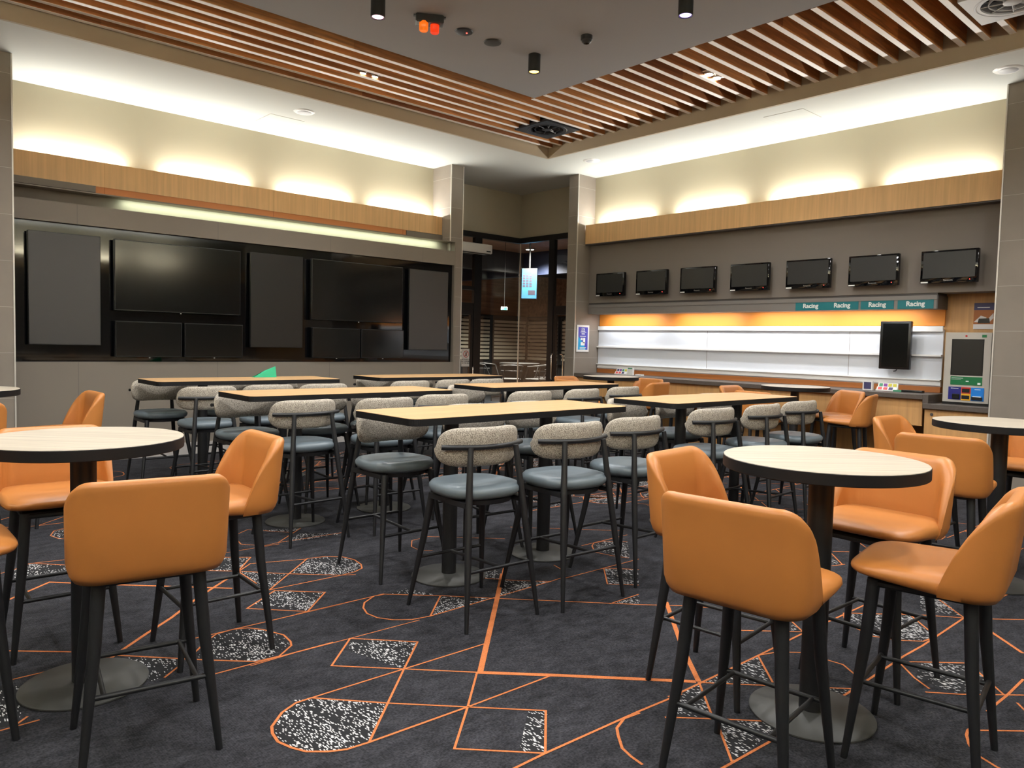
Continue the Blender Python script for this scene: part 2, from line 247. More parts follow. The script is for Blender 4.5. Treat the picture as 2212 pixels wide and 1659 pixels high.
CP=[[(2.67,3.55),(2.89,3.32),(2.45,3.31)],[(2.44,3.76),(2.6,3.78),(2.67,3.55)],[(2.93,3.31),(3.16,3.53),(3.38,3.33)],[(3.07,3.67),(3.3,3.8),(3.25,3.64),(3.16,3.55)],[(1.93,3.31),(2.17,3.06),(1.94,2.84),(1.85,3.18)],[(1.48,2.84),(1.7,2.61),(1.48,2.39),(1.4,2.4),(1.33,2.44),(1.27,2.49),(1.24,2.55),(1.23,2.61),(1.23,2.68),(1.25,2.73),(1.33,2.81),(1.41,2.84)],[(2.12,2.19),(2.17,2.13),(1.94,1.91),(1.87,1.98)],[(3.88,3.3),(4.04,3.14),(3.78,2.93),(3.65,3.07)],[(3.39,2.81),(3.63,2.81),(3.5,2.7)],[(4.24,3.74),(4.41,3.77),(4.54,3.64),(4.22,3.36),(4.16,3.48)],[(1.26,3.56),(1.36,3.7),(1.43,3.77),(1.51,3.78),(1.58,3.75),(1.64,3.68),(1.68,3.55),(1.66,3.43),(1.53,3.35),(1.44,3.35)],[(1.01,3.76),(1.19,3.58),(1.07,3.44),(1.01,3.43)],[(1.94,4.23),(2.16,4.02),(1.94,3.8),(1.76,4.09)],[(1.93,4.72),(2.14,4.49),(1.93,4.26),(1.91,4.43)],[(2.4,4.71),(2.53,4.68),(2.61,4.6),(2.64,4.49),(2.62,4.37),(2.58,4.31),(2.5,4.27),(2.4,4.27),(2.17,4.48)],[(1.94,5.1),(2.11,4.97),(1.93,4.74),(1.79,4.86)],[(0.84,5.6),(0.94,5.69),(1.11,5.53),(1.08,5.34),(0.81,5.39)],[(0.51,3.78),(0.6,3.71),(0.51,3.36),(0.45,3.38)],[(2.47,5.2),(2.68,5.37),(2.94,5.2),(2.89,5.16)],[(2.46,5.66),(2.75,5.52),(2.65,5.43)],[(1.2,6.4),(1.24,6.52),(1.33,6.56),(1.29,6.21),(1.22,6.28)],[(1.42,2.88),(1.52,2.8),(1.51,2.79),(1.41,2.87)],[(2.91,1.87),(3.37,1.87),(3.16,1.67),(3.11,1.67)],[(2.75,1.88),(2.88,1.88),(2.67,1.67),(2.53,1.77)],[(2.67,1.63),(2.8,1.5),(2.76,1.44),(2.44,1.43),(2.61,1.6)],[(3.18,1.6),(3.38,1.41),(3.31,1.4),(3.14,1.58)],[(4.33,1.85),(4.6,1.61),(4.36,1.4),(4.25,1.42),(4.16,1.5),(4.11,1.61),(4.16,1.73)],[(3.94,1.31),(4.11,1.15),(3.91,0.98),(3.71,1.07),(3.73,1.27)],[(5.05,1.71),(5.18,1.68),(4.83,1.41),(4.74,1.6)],[(5.49,2.48),(5.31,2.34),(5.23,2.36)],[(3.96,2.0),(3.87,1.9),(3.83,1.93)]]

# ------------------------------------------------------------------ mesh helpers
class MB:
    """collects shapes, then becomes ONE mesh object"""
    def __init__(s): s.b = bmesh.new(); s.mi = 0
    def face(s, vs):
        try: f = s.b.faces.new(vs); f.material_index = s.mi; return f
        except ValueError: return None
    def box(s, x0, x1, y0, y1, z0, z1, bev=0., seg=2, M4=None):
        b2 = bmesh.new() if (bev or M4) else s.b
        v = [b2.verts.new(p) for p in ((x0,y0,z0),(x1,y0,z0),(x1,y1,z0),(x0,y1,z0),(x0,y0,z1),(x1,y0,z1),(x1,y1,z1),(x0,y1,z1))]
        fs = [(3,2,1,0),(4,5,6,7),(0,1,5,4),(1,2,6,5),(2,3,7,6),(3,0,4,7)]
        for q in fs:
            f = b2.faces.new([v[i] for i in q]); f.material_index = s.mi
        if b2 is not s.b:
            if bev: bmesh.ops.bevel(b2, geom=list(b2.edges), offset=bev, segments=seg, affect='EDGES', profile=.5)
            s.merge(b2, M4)
        return s
    def merge(s, b2, M4=None):
        if M4 is not None: bmesh.ops.transform(b2, matrix=M4, verts=b2.verts)
        mp = {v: s.b.verts.new(v.co) for v in b2.verts}
        for f in b2.faces:
            g = s.face([mp[v] for v in f.verts])
            if g: g.material_index = s.mi
        b2.free()
    def ring(s, p, ax, r, seg, ph=0.):
        ax = Vector(ax).normalized(); t = Vector((0, 0, 1)) if abs(ax.z) < .9 else Vector((1, 0, 0))
        u = ax.cross(t).normalized(); w = ax.cross(u)
        return [s.b.verts.new(Vector(p)+u*(r*math.cos(2*PI*k/seg+ph))+w*(r*math.sin(2*PI*k/seg+ph))) for k in range(seg)]
    def bridge(s, a, b):
        n = len(a)
        for k in range(n): s.face((a[k], a[(k+1) % n], b[(k+1) % n], b[k]))
    def tube(s, pts, rs, seg=12, cap=True):
        pts = [Vector(p) for p in pts]
        if isinstance(rs, (int, float)): rs = [rs]*len(pts)
        rings = []; ax0 = None; u = None
        for i, p in enumerate(pts):
            a = (pts[min(i+1, len(pts)-1)]-pts[max(i-1, 0)]).normalized()
            if u is None:
                t = Vector((0, 0, 1)) if abs(a.z) < .9 else Vector((1, 0, 0)); u = a.cross(t).normalized()
            else: u = (u - a*u.dot(a)).normalized()
            w = a.cross(u)
            rings.append([s.b.verts.new(p+u*(rs[i]*math.cos(2*PI*k/seg))+w*(rs[i]*math.sin(2*PI*k/seg))) for k in range(seg)])
        for a, b in zip(rings, rings[1:]): s.bridge(a, b)
        if cap: s.face(rings[0][::-1]); s.face(rings[-1])
        return s
    def lathe(s, prof, c=(0, 0, 0), seg=32, sx=1., sy=1., cap=True, M4=None):
        b0 = s.b
        if M4 is not None: s.b = bmesh.new()
        rs = []
        for r, z in prof:
            rs.append([s.b.verts.new((c[0]+r*sx*math.cos(2*PI*k/seg), c[1]+r*sy*math.sin(2*PI*k/seg), c[2]+z)) for k in range(seg)])
        for a, b in zip(rs, rs[1:]): s.bridge(a, b)
        if cap: s.face(rs[0][::-1]); s.face(rs[-1])
        if M4 is not None:
            b2 = s.b; s.b = b0; s.merge(b2, M4)
        return s
    def prism(s, poly, z0, z1):
        a = [s.b.verts.new((x, y, z0)) for x, y in poly]; b = [s.b.verts.new((x, y, z1)) for x, y in poly]
        s.bridge(a, b); s.face(a[::-1]); s.face(b); return s
    def quad(s, *ps): s.face([s.b.verts.new(p) for p in ps]); return s
    def build(s, name, m, parent=None, smooth=None, loc=None, fix=True):
        if fix: bmesh.ops.recalc_face_normals(s.b, faces=list(s.b.faces))
        me = bpy.data.meshes.new(name); s.b.to_mesh(me); s.b.free()
        for q in (m if isinstance(m, (list, tuple)) else [m]): me.materials.append(M[q])
        if smooth:
            for p in me.polygons: p.use_smooth = True
            me.set_sharp_from_angle(angle=R(smooth))
        o = bpy.data.objects.new(name, me); COL.objects.link(o)
        if parent: o.parent = parent
        if loc: o.location = loc
        return o
def tag(o, label=None, cat=None, group=None, kind=None):
    if label: o['label'] = label
    if cat: o['category'] = cat
    if group: o['group'] = group
    if kind: o['kind'] = kind
    return o
def thing(name, label, cat, loc=(0, 0, 0), rz=0., group=None):
    o = bpy.data.objects.new(name, None); COL.objects.link(o); o.empty_display_size = .1
    o.location = loc; o.rotation_euler = (0, 0, rz)
    return tag(o, label, cat, group)
def struct(o, label=None, cat=None): return tag(o, label, cat, kind='structure')
def kids(o): return [c for c in bpy.data.objects if c.parent == o]
def copy_tree(o, parent=None):
    c = o.copy(); COL.objects.link(c)
    if parent: c.parent = parent
    for k in kids(o): copy_tree(k, c)
    return c
def box(name, m, x0, x1, y0, y1, z0, z1, parent=None, bev=0.):
    return MB().box(x0, x1, y0, y1, z0, z1, bev).build(name, m, parent, smooth=30 if bev else None)
def rounded(w, d, r, n=6):
    out = []
    for cx, cy, a in ((w/2-r, d/2-r, 0), (-w/2+r, d/2-r, 90), (-w/2+r, -d/2+r, 180), (w/2-r, -d/2+r, 270)):
        for k in range(n+1):
            t = R(a+90*k/n); out.append((cx+r*math.cos(t), cy+r*math.sin(t)))
    return out
def text_mesh(body, size, m, parent, M4, bold=0., name='lettering', align='CENTER', spacing=1.):
    cu = bpy.data.curves.new(name, 'FONT'); cu.body = body; cu.size = size; cu.align_x = align; cu.align_y = 'CENTER'; cu.extrude = .0006; cu.offset = bold
    cu.space_character = spacing; cu.resolution_u = 3
    t = bpy.data.objects.new(name, cu); COL.objects.link(t)
    dg = bpy.context.evaluated_depsgraph_get(); me = bpy.data.meshes.new_from_object(t.evaluated_get(dg))
    bpy.data.objects.remove(t); bpy.data.curves.remove(cu)
    me.transform(M4); me.materials.clear(); me.materials.append(M[m]); me.name = name
    o = bpy.data.objects.new(name, me); COL.objects.link(o); o.parent = parent
    return o
def face_minus_x(x, y, z): # text plane facing -X, reading towards -Y
    return Matrix(((0, 0, -1, x), (-1, 0, 0, y), (0, 1, 0, z), (0, 0, 0, 1)))
def face_minus_y(x, y, z): # facing -Y, reading towards +X
    return Matrix(((1, 0, 0, x), (0, 0, -1, y), (0, 1, 0, z), (0, 0, 0, 1)))

# ------------------------------------------------------------------ setting: floor with its woven pattern
H = 4.4
def make_floor():
    b = MB(); b.box(-4, 10.25, -4, 11.1, -.05, 0)
    segs = [l for l in CL]
    # the same motifs carry on under the far tables
    for w, ps in CL:
        for dx, dy in ((2.35, 3.45), (-.3, 4.4), (4.2, 2.2), (3.3, -1.2)):
            q = [(x+dx, y+dy) for x, y in ps]
            if all((x > 4.6 and y > 4.2) or y > 6.6 or x > 6.1 for x, y in q) and all(x < 9.3 and y < 9.6 for x, y in q): segs.append((w, q))
    b.mi = 1; lev = 0
    for w, ps in segs:
        w *= .82; lev = (lev+1) % 7; z = .0012+lev*.00008
        P = [Vector((x, y, z)) for i, (x, y) in enumerate(ps) if i == 0 or (x, y) != ps[i-1]]
        closed = (P[0]-P[-1]).length < 1e-4 and len(P) > 3
        if closed: P = P[:-1]
        n = len(P); D = [(P[(i+1) % n]-P[i]).normalized() for i in range(n)]
        L = []
        for i in range(n):                                   # mitred joins
            d0 = D[i-1] if (i or closed) else D[0]; d1 = D[i] if (i < n-1 or closed) else D[n-2]
            t = d0+d1; t = t.normalized() if t.length > .05 else d1
            m = Vector((-t.y, t.x, 0)); k = w/2/max(abs(m.dot(Vector((-d1.y, d1.x, 0)))), .35)
            L.append((b.b.verts.new(P[i]-m*k), b.b.verts.new(P[i]+m*k)))
        for i in range(n if closed else n-1):
            p, q = L[i], L[(i+1) % n]; b.face((p[0], q[0], q[1], p[1]))
    b.mi = 2
    for i, p in enumerate(CP):
        z = .0006+(i % 5)*.00006
        b.face([b.b.verts.new((x, y, z)) for x, y in p])
        for dx, dy in ((2.35, 3.45), (4.2, 2.2)):
            q = [(x+dx, y+dy) for x, y in p]
            if all((x > 4.6 and y > 4.2) for x, y in q) and all(x < 9.2 and y < 9.4 for x, y in q): b.face([b.b.verts.new((x, y, z)) for x, y in q])
    for f in b.b.faces:
        if f.material_index and f.normal.z < 0: f.normal_flip()
    b.b.normal_update()
    for f in b.b.faces:
        if f.material_index and f.normal.z < 0: f.normal_flip()
    struct(b.build('floor', ['carpet', 'carpet_orange', 'carpet_fleck'], fix=False))
make_floor()

# ------------------------------------------------------------------ setting: ceiling
EX, EY = 8.36, 8.52           # inner edge of the white perimeter ceiling
ZS = 4.55                     # underside of slats and of the dark panel
b = MB()
b.box(-4, 10.25, EY+.04, 11.1, H, H+.06); b.box(EX+.04, 10.25, -4, EY+.04, H, H+.06); b.box(-4, -2.64, -4, EY+.04, H, H+.06); b.box(-2.64, EX+.04, -4, -2.64, H, H+.06)
b.mi = 1
b.box(-2.6, EX+.04, EY, EY+.04, H, 4.95); b.box(EX, EX+.04, -2.6, EY, H, 4.95); b.box(-2.64, -2.6, -2.64, EY+.04, H, 4.95); b.box(-2.6, EX+.04, -2.64, -2.6, H, 4.95)
b.mi = 2; b.box(-4, EX, -4, EY, 4.95, 5.0)
struct(b.build('ceiling', ['ceiling_white', 'coffer_tan', 'plenum']))
PX, PY = 6.53, 6.93
struct(box('ceiling_panel', 'dark_panel', -2.5, PX, -2.5, PY, ZS, 4.95))
def slats():
    root = thing('slatted_ceiling', 'timber slat ceiling feature running in an L around the dark ceiling panel', 'ceiling feature')
    root['kind'] = 'structure'
    P = .2127; y0 = 2.473-P*16; vents = ((7.60, 7.78), (7.59, 2.10))
    k = 0
    while y0+P*k+.056 < EY:
        y = y0+P*k; k += 1
        a, c = (PX+.012, EX) if y < PY+.03 else (-2.6, EX)
        runs = [(a, c)]
        for vx, vy in vents:
            if vy-.36 < y+.028 < vy+.34: runs = [(a, vx-.335), (vx+.335, c)]
        b = MB()
        for p, q in runs:
            b.mi = 0; b.box(p, q, y, y+.056, ZS+.004, ZS+.21); b.mi = 1; b.box(p, q, y, y+.056, ZS, ZS+.004)  # thin bottom layer carries the uplight painted as a pale colour
        b.build('slat', ['slat_timber', 'slat_lit_underside'], root)
slats()

# ------------------------------------------------------------------ setting: walls
# left wall (plane of constant Y)
b = MB(); b.box(-4, 8.1, 10.45, 10.6, 0, H); struct(b.build('wall_left', 'cream_paint'))
b = MB(); b.box(9.9, 10.05, -4, 8.9, 3.2, H); struct(b.build('wall_right', 'cream_paint'))
b = MB(); b.box(10.12, 10.25, -4, 9.0, 0, 3.3); struct(b.build('wall_right_lower', 'cabinet_oak'))
for nm, hi, lo, fa, fl in (('back', (-4, 10.25, -4.15, -4, 3.3, H), (-4, 10.25, -4.15, -3.72, 0, 3.2), (-3.7, 10.2, -3.74, -3.715, 3.27, 3.568), (-4, 10.2, -4, -3.715, 3.2, 3.27)),
                       ('side', (-4.15, -4, -4, 11.1, 3.3, H), (-4.15, -3.72, -4, 11.1, 0, 3.2), (-3.74, -3.715, -3.7, 10.4, 3.27, 3.568), (-4, -3.715, -4, 10.4, 3.2, 3.27))):
    b = MB(); b.box(*hi); b.mi = 1; b.box(*lo); b.mi = 2; b.box(*fa); b.box(*fl)
    struct(b.build('wall_'+nm, ['cream_paint', 'laminate_grey', 'fascia_oak']))
# tiled pillars with metal corner trims
def pillar(name, x0, x1, y0, y1, faces, trims):
    b = MB(); b.box(x0, x1, y0, y1, 0, H)
    b.mi = 1
    z = H-.21
    while z > .1:
        for f in faces:
            if f == 'y': b.box(x0+.003, x1-.003, y0-.0015, y0, z-.002, z+.002)
            else: b.box(x0-.0015, x0, y0+.003, y1-.003, z-.002, z+.002)
        z -= .484
    b.mi = 2
    for tx, ty in trims: b.box(tx-.007, tx+.007, ty-.007, ty+.007, 0, H)
    return struct(b.build(name, ['tile_grey', 'grout', 'metal_trim']))
pillar('pillar_left', .2, 1.454, 9.49, 10.46, 'y', [(1.454, 9.49)])
pillar('pillar_corner_left', 7.57, 7.82, 9.95, 11.02, 'yx', [(7.57, 9.95), (7.82, 9.95)])
pillar('pillar_corner_right', 9.47, 10.14, 8.89, 9.11, 'yx', [(9.47, 8.89)])
pillar('pillar_right', 9.40, 10.14, 1.2, 2.588, 'x', [(9.40, 2.588)])
# upper walls of the glazed corner
b = MB(); b.box(7.82, 10.25, 11.0, 11.12, 3.55, H); struct(b.build('wall_alcove_left', 'alcove_beige'))
b = MB(); b.box(10.1, 10.25, 9.11, 11.0, 3.55, H); struct(b.build('wall_alcove_right', 'alcove_beige'))
# display wall under the left fascia: grey laminate with the black screen recess
DX0, DX1, DZ0, DZ1 = 1.5, 7.585, 1.178, 2.757
b = MB()
b.box(1.454, 7.61, 9.85, 10.02, 0, DZ0); b.box(1.454, 7.61, 9.85, 10.02, DZ1, 2.985)
b.box(1.454, DX0, 9.85, 10.02, DZ0, DZ1); b.box(DX1, 7.61, 9.85, 10.02, DZ0, DZ1)
b.box(1.454, 7.61, 10.02, 10.08, 2.5, 3.14); b.box(1.454, 7.61, 9.85, 10.2, 3.128, 3.142); b.box(7.59, 7.61, 9.85, 10.02, 2.985, 3.128)
b.mi = 1
for x in (2.13, 3.74, 5.35, 6.96):
    b.box(x-.0015, x+.0015, 9.8495, 9.852, 0.15, DZ0); b.box(x-.0015, x+.0015, 9.8495, 9.852, DZ1, 2.985)
struct(b.build('wall_display', ['laminate_grey', 'valance_dark']), 'grey panelled wall around the black screen recess', 'wall')
struct(box('display_recess', 'gloss_black', DX0, DX1, 9.905, 9.935, DZ0, DZ1))
struct(box('baseboard_left', 'skirting', 1.454, 7.61, 9.83, 9.85, 0, .15))
# oak fascias in front of the coves
b = MB(); b.box(1.454, 7.575, 10.18, 10.205, 3.275, 3.568)
b.mi = 1
for x in (2.50, 4.64, 7.12): b.box(x-.002, x+.002, 10.1785, 10.181, 3.275, 3.568)
b.mi = 0; b.box(1.454, 7.575, 10.205, 10.45, 3.275, 3.29)
struct(b.build('trim_1', ['fascia_oak', 'cabinet_oak']))
b = MB(); b.box(2.40, 6.86, 10.185, 10.21, 3.142, 3.275)
b.mi = 1
for x in (2.50, 4.64, 6.80): b.box(x-.003, x+.003, 10.183, 10.186, 3.142, 3.275)
b.mi = 2; b.box(1.454, 2.40, 10.175, 10.21, 3.20, 3.277); b.box(6.86, 7.60, 10.165, 10.21, 3.142, 3.268)
struct(b.build('trim_2', ['orange_strip', 'brown_back', 'laminate_grey']))
b = MB(); b.box(9.65, 9.675, 2.60, 8.87, 3.235, 3.557); b.box(9.675, 9.9, 2.60, 8.87, 3.235, 3.25)
b.mi = 1; b.box(9.66, 9.82, 2.60, 8.87, 3.217, 3.235)
struct(b.build('trim_3', ['fascia_oak', 'valance_dark']))
# dark wall with the small televisions, overhanging the counter recess
struct(box('wall_screens', 'tv_wall_grey', 9.8, 10.12, 2.588, 8.89, 2.235, 3.235))
b = MB(); b.box(9.79, 10.12, 3.31, 8.885, 2.155, 2.207); b.box(9.80, 10.12, 3.31, 8.885, 2.045, 2.155)
b.mi = 1; b.box(9.81, 10.12, 3.31, 8.885, 2.207, 2.235)
b.box(9.79, 10.12, 3.296, 3.31, 2.045, 2.207)
struct(b.build('trim_4', ['valance_grey', 'valance_dark']), 'grey valance box under the dark wall of small screens', 'trim')

# ------------------------------------------------------------------ glazed corner
def glazing():
    # left plane Y = 11.0 : door leaf, post, fixed pane up to the frameless corner
    Y = 11.0
    b = MB(); b.box(7.82, 10.1, Y-.03, Y+.05, 3.46, 3.56); b.box(8.93, 9.10, Y-.03, Y+.05, 0, 3.46); b.box(8.42, 8.93, Y-.02, Y+.04, 3.14, 3.2); b.box(8.42, 8.93, Y-.02, Y+.04, 2.48, 2.55); b.box(8.42, 8.93, Y-.02, Y+.04, 2.10, 2.24)
    b.box(7.82, 8.42, Y-.02, Y+.04, 0, 3.46); b.box(9.10, 10.1, Y-.02, Y+.04, 0, .12)
    w = struct(b.build('window_1', 'black_frame'))
    p = MB(); p.box(9.10, 10.095, Y+.0, Y+.010, .12, 3.46); p.box(8.42, 8.93, Y, Y+.010, 2.55, 3.14); p.box(8.42, 8.93, Y, Y+.01, 2.24, 2.48); p.box(8.42, 8.93, Y, Y+.01, 3.2, 3.46)
    p.build('pane', 'clear_glass', w)
    d = MB(); d.box(8.42, 8.46, Y-.02, Y+.03, .01, 2.10); d.box(8.86, 8.925, Y-.02, Y+.03, .01, 2.10); d.box(8.46, 8.86, Y-.02, Y+.03, .01, .2); d.box(8.46, 8.86, Y-.02, Y+.03, 2.02, 2.10)
    d = struct(d.build('door_1', 'black_frame')); MB().box(8.46, 8.86, Y, Y+.01, .2, 2.02).build('pane', 'clear_glass', d)
    h = MB(); h.tube([(8.90, Y-.02, 1.02), (8.90, Y-.08, 1.04), (8.89, Y-.085, 1.02), (8.885, Y-.085, .55), (8.89, Y-.02, .53)], .011); h.build('door_handle', 'chrome', d, smooth=40)
    # right plane X = 10.1
    X = 10.1
    b = MB(); b.box(X-.03, X+.05, 9.11, 11.03, 3.46, 3.56); b.box(X-.03, X+.05, 10.03, 10.17, 0, 3.46); b.box(X-.02, X+.04, 9.11, 10.03, 2.12, 2.22); b.box(X-.02, X+.04, 10.17, 11.0, 0, .12)
    b.box(X-.02, X+.04, 9.11, 9.15, 0, 3.46)
    w = struct(b.build('window_2', 'black_frame'))
    p = MB(); p.box(X, X+.01, 10.17, 10.985, .12, 3.46); p.box(X, X+.01, 9.15, 10.03, 2.22, 3.46); p.build('pane', 'clear_glass', w)
    MB().box(X-.012, X+.004, 10.984, 11.0, .12, 3.46).build('glass_joint', 'metal_trim', w)
    d = MB(); d.box(X-.02, X+.03, 9.15, 9.22, .01, 2.12); d.box(X-.02, X+.03, 9.95, 10.025, .01, 2.12); d.box(X-.02, X+.03, 9.22, 9.95, .01, .2); d.box(X-.02, X+.03, 9.22, 9.95, 2.06, 2.12)
    d = struct(d.build('door_2', 'black_frame')); MB().box(X, X+.01, 9.22, 9.95, .2, 2.06).build('pane', 'clear_glass', d)
    for y, off in ((9.99, -.02), (9.86, .012)):
        h = MB(); s = -1 if off < 0 else 1
        h.tube([(X+off, y, 1.32), (X+off+s*.05, y, 1.32), (X+off+s*.07, y-.01, 1.29), (X+off+s*.07, y-.01, .88), (X+off+s*.05, y, .85), (X+off, y, .85)], .013); h.build('door_handle', 'chrome', d, smooth=40)
glazing()
def glass_sign():
    t = thing('notice_sign', 'white no-food notice on the glass door beside the left corner pillar', 'sign', (8.78, 10.995, 1.22))
    b = MB(); b.box(-.105, .105, -.004, 0, -.165, .165); b.build('panel', 'paper', t)
    b = MB(); b.lathe([(.052, 0), (.064, 0), (.064, .001), (.052, .001), (.052, 0)], seg=32, cap=False, M4=face_minus_y(0, -.005, .065))
    b.box(-.05, .05, -.006, -.005, -.005, .005, M4=Matrix.Translation((0, 0, .065)) @ Matrix.Rotation(R(-45), 4, 'Y')); b.build('prohibition_ring', 'red', t)
    b = MB(); b.box(-.016, -.004, -.0052, -.0042, .03, .10); b.box(.004, .018, -.0052, -.0042, .03, .10); b.build('pictogram', 'bezel', t)
    for k, s in enumerate(('NO FOOD TO', 'BE CONSUMED', 'IN THIS AREA')):
        text_mesh(s, .030, 'bezel', t, face_minus_y(0, -.0045, -.035-.034*k), bold=.0006)
glass_sign()
def air_curtain():
    t = thing('air_curtain', 'white air curtain unit mounted above the left glass door', 'air conditioner', (8.62, 10.86, 3.15))
    b = MB(); b.box(-.55, .55, -.11, .135, 0, .17, .02, 3); b.build('housing', 'white_plastic', t, smooth=40)
    MB().box(-.5, .5, -.09, .0, -.004, 0).build('outlet_grille', 'vent_hole', t)
    MB().box(.40, .50, -.1125, -.1115, .03, .05).build('nameplate', 'bezel', t)
air_curtain()

# ------------------------------------------------------------------ the outdoor lounge seen through the glass
def lounge():
    struct(box('lounge_floor', 'lounge_floor', 10.25, 17, 8.9, 18, -.05, 0)); struct(box('lounge_floor.001', 'lounge_floor', 7.8, 10.25, 11.1, 18, -.05, 0))
    b = MB(); b.box(10.25, 17, 8.9, 18, 3.7, 3.8); b.box(7.8, 10.25, 11.12, 18, 3.7, 3.8); struct(b.build('lounge_ceiling', 'lounge_timber'))
    b = MB(); b.box(15.5, 15.6, 8.9, 16.5, 0, 2.3); b.box(7.8, 15.6, 16.5, 16.6, 0, 2.3); b.mi = 1; b.box(15.5, 15.6, 8.9, 16.5, 2.3, 3.7); b.box(7.8, 15.6, 16.5, 16.6, 2.3, 3.7); struct(b.build('lounge_wall', ['lounge_dark', 'lounge_timber']))  # timber colour on the upper band imitates the slats reflected in the glass
    struct(box('lounge_beam', 'lounge_blue', 12.6, 12.8, 8.9, 16.4, 3.15, 3.7)); struct(box('lounge_beam.001', 'lounge_dark', 7.9, 15.4, 13.6, 13.8, 3.2, 3.7))
    b = MB(); b.box(7.8, 7.9, 11.12, 16.5, 0, 3.7); b.box(10.25, 15.5, 8.8, 8.9, 0, 3.7); struct(b.build('lounge_side_wall', 'lounge_timber'))
    struct(box('lounge_column', 'lounge_green', 11.1, 11.3, 14.9, 15.1, 0, 3.7))
    lab = 'louvred shutter panel with pale slats in the lounge beyond the glass'
    n = 0
    # each shutter: frame and slats
    b = MB()
    for k in range(11): b.box(-.62, .62, -.05, .03, 1.03+k*.105, 1.10+k*.105, M4=None)
    f = MB(); f.box(-.68, -.62, -.06, .04, .95, 2.25); f.box(.62, .68, -.06, .04, .95, 2.25); f.box(-.68, .68, -.06, .04, 2.2, 2.27); f.box(-.68, .68, -.06, .04, .92, 1.0)
    t0 = thing('louvred_shutter', lab, 'shutter', (14.7, 16.42, 0), 0, 'louvred shutters in the lounge'); f.build('frame', 'lounge_dark', t0); b.build('slats', 'louvre', t0)
    for i, (x, y, rz) in enumerate(((13.3, 16.42, 0), (11.9, 16.42, 0), (15.42, 15.7, -90), (15.42, 14.3, -90), (15.42, 12.9, -90))):
        c = copy_tree(t0); c.location = (x, y, 0); c.rotation_euler = (0, 0, R(rz))
    ext = ['in the far left run of the lounge beyond the glass, nearest the far corner', 'in the middle of the left run of the lounge', 'at the left end of the lounge shutters', 'in the right run of the lounge, nearest the far corner', 'in the middle of the right run of the lounge', 'at the right end of the lounge shutters']
    for o, e in zip([q for q in bpy.data.objects if q.name.startswith('louvred_shutter')], ext): o['label'] = 'pale louvred shutter ' + e.replace(' beyond the glass', '')
    # bright betting screen
    t = thing('betting_screen', 'tall lit blue screen with odds table hanging beyond the glass corner', 'screen', (11.16, 11.85, 2.46), R(-48))
    MB().box(-.17, .17, 0, .05, 0, .66, .01).build('housing', 'bezel', t); MB().box(-.16, .16, -.004, 0, .015, .645).build('display', 'screen_blue', t)
    b = MB()
    for r in range(5):
        for c in range(3): b.box(-.14+c*.07, -.14+c*.07+.055, -.006, -.0045, .26+r*.055, .26+r*.055+.042)
    b.box(-.02, .13, -.006, -.0045, .09, .19); b.build('odds_panel', 'screen_panel', t)
    MB().tube([(0, .03, .64), (0, .03, 1.25)], .02).build('ceiling_mount', 'black_steel', t)
    t = thing('exit_sign', 'small lit cyan exit sign hanging in the lounge beyond the glass', 'sign', (10.9, 12.35, 2.22), R(-48))
    t.scale = (.55, .55, .55); MB().box(-.13, .13, 0, .03, 0, .13, .006).build('housing', 'white_plastic', t); MB().box(-.12, .12, -.003, 0, .01, .12).build('lit_panel', 'exit_sign', t)
    b = MB(); b.box(-.09, -.03, -.005, -.003, .055, .075); b.prism([(-.11, 0), (-.08, .03), (-.08, -.03)], 0, .002); b.build('arrow', 'letter_white', t)
    b = MB(); b.box(.02, .045, -.005, -.003, .03, .10); b.box(.06, .09, -.005, -.003, .02, .11); b.build('running_figure', 'lounge_dark', t)
    MB().tube([(0, .015, .13), (0, .015, 2.69)], .008).build('drop_rod', 'black_steel', t)
    for i, (x, y, e) in enumerate(((11.0, 11.5, 'nearest the frameless glass corner'), (12.0, 12.75, 'behind the betting screen'), (9.9, 13.2, 'above the left glass door'))):
        t = thing('ceiling_downlight', 'warm round downlight in the lounge ceiling ' + e, 'light', (x, y, 3.665), 0, 'lounge downlights')
        MB().lathe([(.10, 0), (.12, .01), (.12, .035)], seg=24).build('rim', 'silver', t, smooth=40); MB().lathe([(.085, -.002), (.09, 0)], seg=24).build('lens', 'lamp_white', t)
        spot('lounge_lamp', (x, y, 3.6), 700, (1, .9, .75), angle=140, blend=.9)
    # table and bar chairs
    t = thing('bar_table', 'dark round bar table in the lounge behind the glass', 'table', (11.35, 12.3, 0))
    MB().lathe([(.42, 1.03), (.45, 1.04), (.45, 1.07), (.42, 1.075)], seg=32).build('tabletop', 'black_steel', t, smooth=30); MB().lathe([(.04, .02), (.04, 1.03)], seg=16).build('column', 'black_steel', t); MB().lathe([(.28, 0), (.28, .015), (.05, .03)], seg=32).build('base', 'black_steel', t)
    def chair():
        t = thing('bar_chair', '', 'chair', group='dark bar chairs in the lounge')
        MB().box(-.2, .2, -.2, .2, .72, .76, .015).build('seat', 'lounge_dark', t)
        b = MB(); b.tube([(.24*math.sin(a), -.02-.22*math.cos(a)+.0, 1.02+.02*math.cos(a)) for a in [R(q) for q in range(-110, 111, 20)]], .014, 8); b.tube([(.24*math.sin(a), -.02-.22*math.cos(a), .92) for a in [R(q) for q in range(-70, 71, 20)]], .012, 8); b.build('backrest', 'black_steel', t, smooth=60)
        for sx in (-1, 1):
            MB().tube([(sx*.24, .05, 1.02), (sx*.19, .18, .73), (sx*.24, .24, 0)], .012, 8).build('leg', 'black_steel', t); MB().tube([(sx*.15, -.20, 1.03), (sx*.17, -.19, .73), (sx*.23, -.25, 0)], .012, 8).build('leg', 'black_steel', t)
        MB().tube([(-.22, .21, .3), (.22, .21, .3)], .009, 8).build('footrest', 'black_steel', t)
        return t
    c0 = chair()
